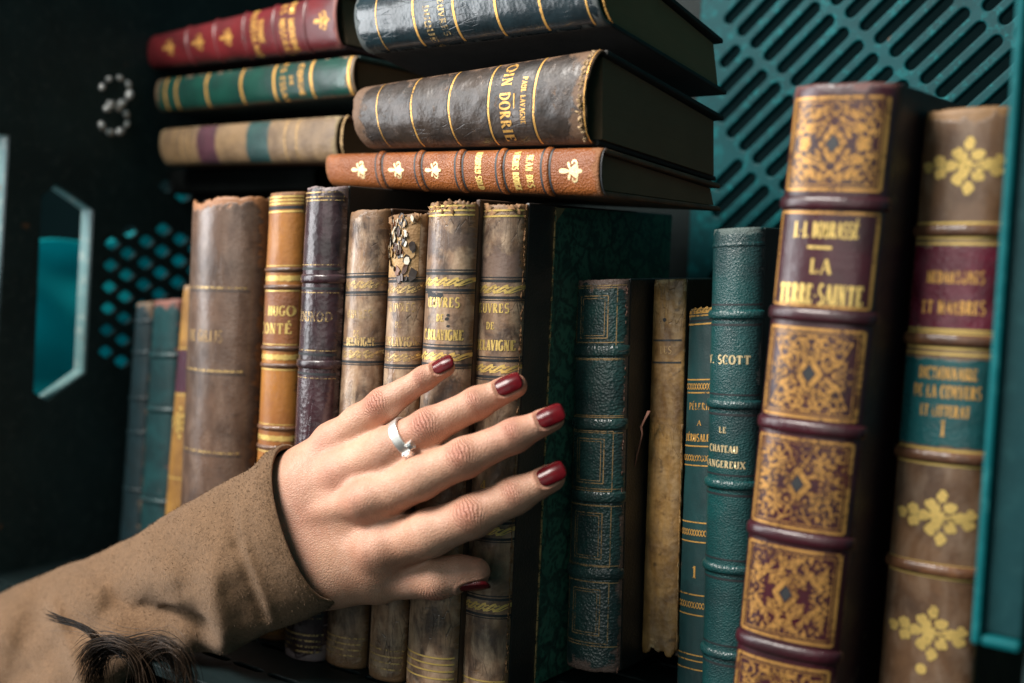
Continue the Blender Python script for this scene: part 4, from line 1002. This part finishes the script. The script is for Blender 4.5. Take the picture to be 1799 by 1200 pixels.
def surface_nets(D, lo, h):
    s = D < 0
    nx, ny, nz = D.shape
    cnt = np.zeros((nx-1, ny-1, nz-1), np.uint8)
    for a in (0, 1):
        for b in (0, 1):
            for c in (0, 1): cnt += s[a:nx-1+a, b:ny-1+b, c:nz-1+c]
    act = np.argwhere((cnt > 0) & (cnt < 8)); idx = -np.ones(cnt.shape, np.int32); idx[tuple(act.T)] = np.arange(len(act))
    acc = np.zeros((len(act), 3)); num = np.zeros(len(act))
    cor = [(a, b, c) for a in (0, 1) for b in (0, 1) for c in (0, 1)]
    val = {c: D[act[:, 0]+c[0], act[:, 1]+c[1], act[:, 2]+c[2]].astype(float) for c in cor}
    for c in cor:
        for ax in range(3):
            if c[ax]: continue
            c2 = list(c); c2[ax] = 1; c2 = tuple(c2); d0, d1 = val[c], val[c2]; m = (d0 < 0) != (d1 < 0)
            t = np.where(m, d0/np.where(m, d0-d1, 1), 0)
            p = np.array(c, float)[None].repeat(len(act), 0); p[:, ax] += t
            acc[m] += p[m]; num[m] += 1
    V = lo+(act+acc/num[:, None])*h
    F = []
    for ax in range(3):
        b, c = (ax+1) % 3, (ax+2) % 3
        sa = np.moveaxis(s, (ax, b, c), (0, 1, 2)); ia = np.moveaxis(idx, (ax, b, c), (0, 1, 2))
        e = np.argwhere(sa[:-1, 1:-1, 1:-1] != sa[1:, 1:-1, 1:-1]); i, j, k_ = e[:, 0], e[:, 1]+1, e[:, 2]+1
        q = np.stack([ia[i, j-1, k_-1], ia[i, j, k_-1], ia[i, j, k_], ia[i, j-1, k_]], 1)
        fl = ~sa[i, j, k_]; q[fl] = q[fl][:, ::-1]; F.append(q)
    return V, np.concatenate(F)
HV, HF = surface_nets(D, lo, h); del D
# relax
ed = np.concatenate([HF[:, [0, 1]], HF[:, [1, 2]], HF[:, [2, 3]], HF[:, [3, 0]]]); ed = np.unique(np.sort(ed, 1), axis=0)
deg = np.bincount(ed.ravel(), minlength=len(HV)).astype(float)
def relax(V, it=3, w=0.6):
    for _ in range(it):
        s_ = np.stack([np.bincount(ed[:, 0], V[ed[:, 1], a], len(V))+np.bincount(ed[:, 1], V[ed[:, 0], a], len(V)) for a in range(3)], 1)
        V = V+w*(s_/deg[:, None]-V)
    return V
HV = relax(HV, 5)
def vnormals(V, F):
    n = np.cross(V[F[:, 2]]-V[F[:, 0]], V[F[:, 3]]-V[F[:, 1]]); N = np.zeros_like(V)
    for c in range(4):
        for a in range(3): N[:, a] += np.bincount(F[:, c], n[:, a], len(V))
    return N/np.maximum(np.linalg.norm(N, axis=1, keepdims=True), 1e-12)
HN = vnormals(HV, HF)
ctr = HV.mean(0)
if ((HV-ctr)*HN).sum(1).mean() < 0: HF = HF[:, ::-1]; HN = -HN
red = np.zeros(len(HV)); kx_ = np.zeros(len(HV)); ky_ = np.zeros(len(HV)); km_ = np.zeros(len(HV)); disp = np.zeros(len(HV))
def frame_at(f, i):
    P_ = [q[0] for q in FG[f]]; a = unit(P_[min(i+1, len(P_)-1)]-P_[max(i-1, 0)])
    if f == 'thumb': d = np.array([-0.12, -0.50, -0.86])
    else: d = 0.80*view(P_[i])+0.35*np.array([0, 0, 1.0])+0.1*np.array([0, -1.0, 0])
    d = unit(d-a*np.dot(d, a)); return P_[i], a, d, unit(np.cross(d, a))
rg = random.Random(4)
for f in FG:
    for i, sc, dep in ((2, 1.0, 1.0), (3, 0.72, 0.65)):
        if f == 'thumb': 
            if i == 3: continue
        p, a, d, sd = frame_at(f, i); rr = FG[f][i][1]
        rel = HV-p; x, y, z = rel@a, rel@sd, rel@d
        near = (np.abs(x) < 0.02) & (np.abs(y) < 1.2*rr) & (z > 0) & (np.linalg.norm(rel, axis=1) < rr*2)
        X_, Y_ = x[near], y[near]; s_ = rr/0.0085
        red[near] += 1.25*np.exp(-(X_/(0.0055*s_*sc))**2-(Y_/(0.0055*s_))**2)*sc
        dd = 0.00022*sc*s_*np.exp(-(X_/(0.0055*s_))**2-(Y_/(0.0055*s_))**2)
        mk = dep*np.exp(-(np.abs(X_)/(0.0062*s_*sc))**3-(np.abs(Y_)/(0.0068*s_))**3); ids = np.nonzero(near)[0]; better = mk > km_[ids]
        ids = ids[better]; kx_[ids] = X_[better]/s_/sc*1000; ky_[ids] = Y_[better]/s_*1000; km_[ids] = mk[better]
        for kx, am in ((-2.2, .6), (-.7, 1.0), (.8, 1.0), (2.3, .6)):
            dd -= dep*am*0.00018*np.exp(-((X_/sc/s_*1000*(1+.02*(Y_/s_*1000)**2)-kx)/0.55)**2)*np.exp(-(Y_/(0.0052*s_))**2)
        disp[near] += dd
    # reddish finger tips
    p = FG[f][-1][0]; red += 0.45*np.exp(-(np.linalg.norm(HV-p, axis=1)/0.009)**2)
for f, am in (('little', .6), ('ring', .6), ('middle', .9), ('index', .7)):
    p = FG[f][0][0]+np.array([0, -0.008, 0.002]); red += am*np.exp(-(np.linalg.norm(HV-p, axis=1)/0.0085)**2)
# soft folds where the thumb meets the hand
# fingernails
NAIL = {'little': (784, 135, .0094, .0078), 'ring': (1052, 222, .0112, .0095), 'middle': (1222, 356, .0114, .0096), 'index': (1228, 590, .0116, .0098), 'thumb': (912, 1016, .0128, .0100)}
k = NT('nail_polish'); v = k.coord('Object'); n = k.noise(v, 240, 4, 0.6)
k.t.links.new(k.mix(k.ramp(n, 'Fac', [(0.35, 0.0), (0.7, 1.0)]).outputs[0], (0.115, 0.004, 0.007), (0.060, 0.002, 0.005)), k.p.inputs['Base Color'])
k.setp(Roughness=0.24); k.p.inputs['Specular IOR Level'].default_value = 0.28
k.t.links.new(k.bump(k.noise(v, 420, 2, 0.5).outputs['Fac'], 0.10, 0.0004), k.p.inputs['Normal'])
polish = k.m
nails = []
for f, (zx, zy, L, Wd) in NAIL.items():
    P_ = [q[0] for q in FG[f]]; R_ = [q[1] for q in FG[f]]
    a = unit(P_[-1]-P_[-2]); p0, _, d, _ = frame_at(f, 4); d = unit(d-a*np.dot(d, a)); sd = unit(np.cross(d, a))
    # centre: where the ray through the photographed nail meets the finger's surface
    r_ = ray(*zm(zx, zy)); c0 = P_[-1]
    tb_ = np.dot(c0-CAM, FWD); q = CAM+r_*tb_; x0 = np.dot(q-c0, a); off_ = np.dot(q-c0, sd)
    rr = R_[-1]+(R_[-2]-R_[-1])*min(1, max(0, -x0/np.linalg.norm(P_[-1]-P_[-2])))
    ax_c = c0+a*x0; tilt = math.asin(max(-0.6, min(0.6, 0.55*off_/rr))) if f != 'thumb' else 0.0
    d2 = unit(d*cos(tilt)+sd*sin(tilt)); s2 = unit(np.cross(d2, a))
    # find the skin height above the axis along d2
    rel = HV-ax_c; al, sl2, hd = rel@a, rel@s2, rel@d2
    m = (np.abs(al) < L*0.35) & (np.abs(sl2) < 0.0012) & (hd > 0) & (hd < 0.02); surf = hd[m].max() if m.any() else rr
    rn = max(Wd*0.62, rr*0.86)
    def npt(u_, v_, lift=0.0):
        wv = (1-min(1, abs(u_))**4.6)**0.42 if u_ > 0 else (1-min(1, abs(u_))**3.2)**0.45
        ph = v_*wv*(Wd/2)/rn; droop = -0.0006*max(0, u_)**2-0.0003*max(0, -u_)
        bow = 0.0
        return ax_c+a*(u_*L/2+bow)+d2*(surf-rn+droop)+(d2*cos(ph)+s2*sin(ph))*(rn+lift)
    nails.append((f, ax_c, a, d2, s2, L, Wd, surf, rn, npt))
    # seat in the skin: nail bed sinks, a fold rises around it
    near = (np.abs(al) < L) & (np.abs(sl2) < Wd) & (hd > 0)
    qx, qy = al[near]/(L/2), np.arctan2(sl2[near], hd[near]-surf+rn)*rn/(Wd/2)
    rad_ = (np.abs(qx)**3+np.abs(qy)**3)**(1/3)
    dd = -0.00075*(1/(1+np.exp((rad_-1.0)/0.05)))
    fold = 0.00042*np.exp(-((rad_-1.20)/0.11)**2)*(qx < 0.75)
    disp[near] += dd+fold; red[near] += 0.35*np.exp(-((rad_-1.12)/0.12)**2)
# thumb: joint creases
HV = HV+HN*disp[:, None]
k = NT('skin'); v = k.coord('Object'); n1 = k.noise(v, 55, 5, 0.6); n2 = k.noise(v, 420, 4, 0.6)
base = k.mix(k.ramp(n1, 'Fac', [(0.35, 0.0), (0.7, 1.0)]).outputs[0], (0.60, 0.345, 0.235), (0.46, 0.235, 0.150))
nb1 = k.noise(v, 30, 3, 0.5); nb2 = k.noise(v, 120, 4, 0.65)
base = k.mix(k.ramp(nb1, 'Fac', [(0.45, 0.0), (0.68, 0.6)]).outputs[0], base, (0.52, 0.235, 0.165))
base = k.mix(k.ramp(nb2, 'Fac', [(0.52, 0.0), (0.74, 0.35)]).outputs[0], base, (0.64, 0.43, 0.33))
rd = k.math('MULTIPLY', k.attr('redness'), 0.62, True)
base = k.mix(rd, base, (0.46, 0.165, 0.11))
base = k.mix(k.ramp(n2, 'Fac', [(0.45, 0.0), (0.8, 0.22)]).outputs[0], base, (0.40, 0.18, 0.12))
kxn, kyn, kmn = k.attr('knuckle_x'), k.attr('knuckle_y'), k.attr('knuckle'); nw_ = k.noise(v, 330, 3, 0.6)
cx_ = k.math('MULTIPLY', kxn, k.math('ADD', 1.0, k.math('MULTIPLY', k.math('MULTIPLY', kyn, kyn), 0.022)))
ph_ = k.math('ADD', k.math('MULTIPLY', cx_, 1.75), k.math('MULTIPLY', nw_.outputs['Fac'], 5.5))
wr_ = k.math('POWER', k.math('ABSOLUTE', k.math('SINE', ph_)), 0.45)
ph2 = k.math('ADD', k.math('MULTIPLY', k.math('ADD', k.math('MULTIPLY', kxn, 0.55), kyn), 1.7), k.math('MULTIPLY', nw_.outputs['Fac'], 9.0))
wr2 = k.math('POWER', k.math('ABSOLUTE', k.math('SINE', ph2)), 0.3)
wrk = k.math('MULTIPLY', k.math('ADD', k.math('MULTIPLY', wr_, 0.8), k.math('MULTIPLY', wr2, 0.14)), kmn)
cre = k.math('MULTIPLY', k.math('SUBTRACT', 1.0, wr_), k.math('MULTIPLY', kmn, 0.42), True)
base = k.mix(cre, base, (0.34, 0.12, 0.075))
k.t.links.new(base, k.p.inputs['Base Color'])
k.setp(Roughness=0.46); k.p.inputs['Subsurface Weight'].default_value = 0.10; k.p.inputs['Subsurface Radius'].default_value = (1.0, 0.36, 0.2); k.p.inputs['Subsurface Scale'].default_value = 0.0028
k.p.inputs['Specular IOR Level'].default_value = 0.45
va = k.voro(v, 1000, 'DISTANCE_TO_EDGE'); vb_ = k.noise(v, 1100, 4, 0.7)
hh = k.math('ADD', k.math('MULTIPLY', k.ramp(va, 'Distance', [(0.0, 0.0), (0.25, 1.0)]).outputs[0], 0.55), vb_.outputs['Fac'])
k.t.links.new(k.bump(wrk, 1.0, 0.0007, k.bump(hh, 0.42, 0.0005, k.bump(n1.outputs['Fac'], 0.3, 0.0012))), k.p.inputs['Normal'])
proot = np.array([-0.20, -0.07, 0.0])
person = mesh('person', HV, HF, k.m, None, root=proot, attrs={'redness': np.clip(red, 0, 1.3), 'knuckle_x': kx_, 'knuckle_y': ky_, 'knuckle': km_})
tag(person, 'woman in a brown suede sleeve laying a hand with dark red nails on the books', 'person')
for f, ax_c, a, d2, s2, L, Wd, surf, rn, npt in nails:
    V = []; nu_, nv_ = 26, 20
    for i in range(nu_+1):
        for j in range(nv_+1):
            u_, v_ = -1+2*i/nu_, -1+2*j/nv_; e = max(abs(u_), abs(v_)); V.append(npt(u_*0.995, v_, 0.00012 if e < 0.93 else (-0.0001 if e < 0.999 else -0.0009)))
    mesh('fingernail', V, grid_faces(nu_+1, nv_+1), polish, person, root=proot)

# ---- ring
p1, r1 = FG['ring'][0]; p2, r2 = FG['ring'][2]; rx = ray(*zm(606, 452))
ax = unit(p2-FG['ring'][1][0]); tt = np.dot(CAM+rx*np.dot(FG['ring'][1][0]-CAM, FWD)-FG['ring'][1][0], ax)+0.0042; c0 = FG['ring'][1][0]+ax*tt
qf = min(1.0, max(0.0, np.dot(c0-FG['ring'][1][0], ax)/np.linalg.norm(p2-FG['ring'][1][0]))); RR = FG['ring'][1][1]*(1-qf)+r2*qf+0.0001
sv = plain('silver', (0.88, 0.87, 0.84), 0.36, metallic=0.85, var=0.08, bumpstr=0.03)
gm_ = NT('clear_stone'); gm_.setp(Base_Color=(0.9, 0.95, 0.95), Roughness=0.02, Metallic=0.0); gm_.p.inputs['Transmission Weight'].default_value = 0.75; gm_.p.inputs['IOR'].default_value = 2.2
axr = unit(ax+0.16*np.array([0, 0, 1.0])); e1 = view(c0); e1 = unit(e1-axr*np.dot(e1, axr)); e2 = unit(np.cross(axr, e1))
rroot = c0-np.array([0, 0, RR])
ringo = tag(empty('finger_ring', rroot), 'silver ring with two square clear stones on the ring finger', 'ring')
V = []; hw_, th_ = 0.0021, 0.0011
prof = [(-hw_, 0), (-hw_, th_*0.8), (-hw_*0.7, th_), (hw_*0.7, th_), (hw_, th_*0.8), (hw_, 0)]
NR = 72
for i in range(NR):
    an = 2*pi*i/NR
    for x_, y_ in prof: V.append(c0+axr*x_+(e1*cos(an)+e2*sin(an))*(RR+y_))
F = [(i*6+j, i*6+(j+1) % 6, ((i+1) % NR)*6+(j+1) % 6, ((i+1) % NR)*6+j) for i in range(NR) for j in range(6)]
o = mesh('band', V, F, sv, ringo, smooth=False, root=rroot); bevel(o, 0.00025)
zdn = np.array([0, 0, -1.0]); sgn = 1 if np.dot(e2, zdn) > 0 else -1
def stone(an, shift, w_, hgt):
    rd_ = e1*cos(an)+sgn*e2*sin(an); tg = -e1*sin(an)+sgn*e2*cos(an); c_ = c0+rd_*(RR+th_*0.6)+axr*shift
    def box(cc, sx, sy, z0, z1, tp=1.0):
        return [cc+axr*a_*sx*(1 if z == z0 else tp)+tg*b_*sy*(1 if z == z0 else tp)+rd_*z for z in (z0, z1) for a_, b_ in ((-1, -1), (1, -1), (1, 1), (-1, 1))]
    v_, f_ = hexa(box(c_, w_, w_, -0.001, hgt)); st = mesh('setting', v_, f_, sv, ringo, smooth=False, root=rroot); bevel(st, 0.0002)
    v_, f_ = hexa(box(c_+rd_*hgt, w_*0.80, w_*0.80, 0.00002, 0.0007, 0.62)); mesh('stone', v_, f_, gm_.m, st, smooth=False, root=rroot)
    v4 = []; f4 = []
    for a_, b_ in ((-1, -1), (1, -1), (1, 1), (-1, 1)):
        b0 = len(v4); cc = c_+axr*a_*w_*0.86+tg*b_*w_*0.86; v_, f_ = hexa(box(cc, 0.00028, 0.00028, hgt-0.0002, hgt+0.0007)); v4 += v_; f4 += [tuple(q+b0 for q in t_) for t_ in f_]
    mesh('claws', v4, f4, sv, st, smooth=False, root=rroot)
stone(0.62, 0.0004, 0.0021, 0.0013); stone(0.34, 0.0034, 0.0016, 0.0009)

# ---- sleeve
ST = [  # upper edge, lower edge (picture), depth plane, depth radius, cuff skew
 ((497, 781), (588, 1060), -.048, .027, .0150), ((476, 792), (560, 1078), -.049, .029, .0160), ((440, 822), (478, 1110), -.051, .031, .0130),
 ((372, 862), (378, 1146), -.054, .033, .008), ((300, 904), (292, 1150), -.057, .033, .003), ((235, 950), (215, 1190), -.058, .036, 0), ((160, 987), (150, 1250), -.060, .040, 0),
 ((80, 1010), (80, 1330), -.062, .044, 0), ((0, 1046), (20, 1400), -.064, .048, 0), ((-90, 1090), (-40, 1470), -.066, .05, 0), ((-200, 1150), (-110, 1540), -.068, .05, 0)]
def cr(p0, p1, p2, p3, t): return 0.5*((2*p1)+(-p0+p2)*t+(2*p0-5*p1+4*p2-p3)*t*t+(-p0+3*p1-3*p2+p3)*t**3)
rowsS = []
for (u_, l_, Y, rd_, sk) in ST:
    U, L_ = at(*u_, Y), at(*l_, Y); rowsS.append(np.concatenate([U, L_, [rd_, sk]]))
rowsS = np.array(rowsS); NS, NP = 200, 160
RS = []
for i in range(NS):
    q = i/(NS-1)*(len(rowsS)-1); j = min(int(q), len(rowsS)-2); g_ = lambda k_: rowsS[min(max(k_, 0), len(rowsS)-1)]
    RS.append(cr(g_(j-1), g_(j), g_(j+1), g_(j+2), q-j))
RS = np.array(RS)
cen = 0.5*(RS[:, :3]+RS[:, 3:6]); axd = np.gradient(cen, axis=0); axd /= np.linalg.norm(axd, axis=1, keepdims=True)
FOLD = [  # crease or ridge segments in the picture, width (m), height (m)
 ((405, 855), (420, 960), .0035, -.0009), ((420, 960), (462, 1085), .0030, -.0010), ((412, 850), (430, 960), .0025, .0006), ((430, 960), (478, 1090), .0022, .0009),
 ((90, 1065), (150, 1200), .0040, .0042), ((60, 1075), (20, 1200), .010, -.0075), ((130, 1100), (60, 1180), .0065, -.004), ((40, 1050), (10, 1110), .007, .004),
 ((250, 930), (330, 1040), .011, .0032), ((330, 1040), (360, 1130), .008, -.0040), ((320, 900), (400, 990), .010, .0025), ((370, 1010), (385, 1130), .006, .0030), ((180, 985), (245, 1075), .010, -.0030),
 ((245, 1075), (270, 1110), .012, -.009), ((120, 1020), (200, 1080), .010, .0030), ((290, 960), (330, 985), .007, -.0022), ((300, 1105), (350, 1120), .006, -.004), ((205, 1040), (160, 1110), .006, -.0028)]
def fold_disp(P_):
    z = (P_-CAM)@FWD; sx = W/2+FPX*((P_-CAM)@RGT)/z; sy = H/2-FPX*((P_-CAM)@UPV)/z; out = np.zeros(len(P_))
    for a_, b_, wd_, am in FOLD:
        a_, b_ = np.array(a_, float), np.array(b_, float); d = b_-a_; t = np.clip(((sx-a_[0])*d[0]+(sy-a_[1])*d[1])/(d@d), 0, 1)
        dist = np.hypot(sx-a_[0]-t*d[0], sy-a_[1]-t*d[1])*z/FPX; out += 1.5*am*np.exp(-(dist/wd_)**2)
    return out
def ringpts(i, shrink=0.0):
    e1_ = 0.5*(RS[i, :3]-RS[i, 3:6]); e2_ = view(cen[i]); e2_ = unit(e2_-unit(e1_)*np.dot(e2_, unit(e1_))); an = np.arange(NP)*2*pi/NP
    r1_ = np.linalg.norm(e1_); f1 = (r1_-shrink)/r1_
    ca, sa = np.cos(an), np.sin(an)
    p = cen[i]+np.outer(np.sign(ca)*np.abs(ca)**0.92*f1, e1_)+np.outer(sa*(RS[i, 6]-shrink), e2_)+np.outer(np.maximum(sa, -0.9)*RS[i, 7], axd[i])
    nn = np.outer(ca/r1_, unit(e1_))+np.outer(sa/RS[i, 6], e2_); nn /= np.linalg.norm(nn, axis=1, keepdims=True)
    return p, nn, sa
V, UVs = [], []
for i in range(14, -1, -1):
    p, nn, sa = ringpts(i, 0.0022); V += list(p); UVs += [(j/NP*0.2, -0.0008*i) for j in range(NP)]
for sh in (0.0019, 0.0010, 0.0003):
    p, nn, sa = ringpts(0, sh); V += list(p-axd[0]*0.0011*(1 if sh == 0.0010 else 0.7)); UVs += [(j/NP*0.2, 0) for j in range(NP)]
acc_ = 0.0
for i in range(NS):
    p, nn, sa = ringpts(i, 0.0); fd = fold_disp(p)*np.clip(sa*1.8+0.3, 0, 1)
    nz_ = np.array([0.0012*mnoise.noise(Vector((q*45).tolist()))+0.0005*mnoise.noise(Vector((q*130).tolist())) for q in p])
    ramp_ = min(1.0, i/10)
    p = p+nn*((fd+nz_)*ramp_)[:, None]; V += list(p)
    if i: acc_ += np.linalg.norm(cen[i]-cen[i-1])
    UVs += [(j/NP*0.2, acc_) for j in range(NP)]
k = NT('brown_suede'); v = k.coord('Object'); n1 = k.noise(v, 1150, 3, 0.8, 0.8); n2 = k.noise(v, 60, 4, 0.6); n3 = k.noise(v, 420, 4, 0.7, 1.0)
c = k.mix(k.ramp(n1, 'Fac', [(0.38, 0.0), (0.64, 1.0)]).outputs[0], (0.095, 0.053, 0.028), (0.20, 0.114, 0.061))
c = k.mix(k.ramp(n3, 'Fac', [(0.42, 0.0), (0.68, 0.6)]).outputs[0], c, (0.22, 0.128, 0.070))
c = k.mix(k.ramp(n2, 'Fac', [(0.4, 0.0), (0.75, 0.45)]).outputs[0], c, (0.11, 0.068, 0.04))
k.t.links.new(c, k.p.inputs['Base Color']); k.setp(Roughness=0.9); k.p.inputs['Specular IOR Level'].default_value = 0.15
k.p.inputs['Sheen Weight'].default_value = 0.35; k.p.inputs['Sheen Roughness'].default_value = 0.5; k.p.inputs['Sheen Tint'].default_value = (0.8, 0.6, 0.45, 1)
k.t.links.new(k.bump(k.math('ADD', n1.outputs['Fac'], n3.outputs['Fac']), 0.7, 0.0009), k.p.inputs['Normal'])
nr = len(V)//NP
slv = mesh('sleeve', V, [f[::-1] for f in grid_faces(nr, NP, wrap=True)], k.m, person, root=proot)
# nap: short fibres standing on the suede
SV = np.array(V[18*NP:]).reshape(NS, NP, 3); rg_ = np.random.default_rng(3)
nF = 13000; ii = rg_.integers(0, NS-1, nF); jj = rg_.integers(0, NP, nF); fu, fv = rg_.random(nF), rg_.random(nF)
A, B_, C_ = SV[ii, jj], SV[ii+1, jj], SV[ii, (jj+1) % NP]; pos = A+(B_-A)*fu[:, None]+(C_-A)*fv[:, None]
nrm = np.cross(C_-A, B_-A); nrm /= np.maximum(np.linalg.norm(nrm, axis=1, keepdims=True), 1e-9)
if (nrm*(pos-cen[ii])).sum() < 0: nrm = -nrm
dirn = nrm*0.55+rg_.normal(0, 0.6, (nF, 3)); dirn /= np.linalg.norm(dirn, axis=1, keepdims=True)
ln = rg_.uniform(0.0005, 0.0012, nF)[:, None]; sdv = np.cross(dirn, rg_.normal(0, 1, (nF, 3))); sdv /= np.linalg.norm(sdv, axis=1, keepdims=True)
mid_ = pos+dirn*ln*0.55+nrm*ln*0.1
FV = np.stack([pos-sdv*0.00011-nrm*0.0001, pos+sdv*0.00011-nrm*0.0001, mid_+sdv*0.00008, pos+dirn*ln, mid_-sdv*0.00008], 1).reshape(-1, 3)
FF = [(5*i, 5*i+1, 5*i+2, 5*i+3, 5*i+4) for i in range(nF)]
k = NT('suede_nap'); gi = k.n('ShaderNodeNewGeometry'); r_ = k.ramp(gi, 'Random Per Island', [(0.0, (0.07, 0.040, 0.022)), (0.5, (0.12, 0.070, 0.038)), (1.0, (0.20, 0.12, 0.068))]); k.l(r_, 'Color', k.p, 'Base Color'); k.setp(Roughness=0.8)
nap = mesh('nap', FV, FF, k.m, slv, root=proot); nap['kind'] = 'stuff'

# ---- hair curls in front of the sleeve
hk = plain('dark_hair', (0.014, 0.009, 0.006), 0.40, var=0.5, scale=400, spec=0.12)
hl = plain('light_hair', (0.06, 0.036, 0.022), 0.36, var=0.5, scale=400, spec=0.3)
def lock(path, n, spread, mat, Y, seed, rad=0.00012, taper=True):
    rg = random.Random(seed); cu = bpy.data.curves.new('hair', 'CURVE'); cu.dimensions = '3D'; cu.bevel_depth = rad; cu.bevel_resolution = 1; cu.resolution_u = 6
    pts = [at(x, y, Y+dy) for x, y, dy in path]
    for s_ in range(n):
        o_ = np.array([rg.gauss(0, 1), rg.gauss(0, 1), rg.gauss(0, 1)]); o2 = np.array([rg.gauss(0, 1), rg.gauss(0, 1), rg.gauss(0, 1)])
        sp = cu.splines.new('BEZIER'); a0 = rg.uniform(0, 0.25); b0 = rg.uniform(0.8, 1.0); m = len(pts)
        sp.bezier_points.add(m-1)
        for i, bp in enumerate(sp.bezier_points):
            q = i/(m-1); w_ = spread*(0.55+0.45*abs(q-0.45))
            p = pts[i]+(o_*(1-q)+o2*q)*w_+np.array([rg.gauss(0, .07), rg.gauss(0, .07), rg.gauss(0, .07)])*spread
            bp.co = p; bp.handle_left_type = bp.handle_right_type = 'AUTO'; bp.radius = 1.0 if 0 < i < m-1 else 0.35
    tmp = bpy.data.objects.new('hair_tmp', cu); COL.objects.link(tmp); bpy.context.view_layer.update()
    me = bpy.data.meshes.new_from_object(tmp.evaluated_get(bpy.context.evaluated_depsgraph_get()))
    v = np.zeros(len(me.vertices)*3); me.vertices.foreach_get('co', v); f = [tuple(p.vertices) for p in me.polygons]
    bpy.data.objects.remove(tmp); bpy.data.curves.remove(cu); bpy.data.meshes.remove(me)
    return mesh('hair_lock', v.reshape(-1, 3), f, mat, person, root=proot)
YH = -0.098
lock([(85, 1082, 0), (110, 1090, -.002), (145, 1102, -.003), (168, 1120, -.003), (178, 1135, 0)], 38, 0.0016, hk, YH, 1, 0.00012)
lock([(145, 1160, 0), (165, 1135, -.003), (195, 1126, -.004), (228, 1136, -.003), (250, 1165, 0), (262, 1215, .003)], 90, 0.0026, hk, YH, 2, 0.00012)
lock([(262, 1140, 0), (280, 1128, -.002), (300, 1132, -.003), (322, 1155, -.002), (334, 1210, 0)], 70, 0.0024, hk, YH, 3, 0.00012)
lock([(150, 1210, 0), (170, 1160, -.003), (205, 1140, -.004), (240, 1160, -.003), (255, 1215, 0)], 80, 0.0038, hk, YH+.004, 4, 0.00013)
lock([(175, 1215, 0), (180, 1150, -.003), (215, 1138, -.004), (300, 1150, -.002), (325, 1215, 0)], 70, 0.0042, hk, YH+.006, 5, 0.00013)
lock([(250, 1150, 0), (285, 1128, -.003), (310, 1140, -.003), (330, 1180, 0), (332, 1215, 0)], 18, 0.0036, hl, YH-.002, 6, 0.00009)
lock([(150, 1140, 0), (180, 1125, -.003), (215, 1130, -.003), (245, 1155, 0), (258, 1210, 0)], 18, 0.0032, hl, YH-.002, 7, 0.00009)
lock([(90, 1100, 0), (140, 1108, 0), (200, 1118, -.003), (270, 1112, 0), (300, 1085, 0)], 7, 0.0060, hl, YH, 8, 0.00007)
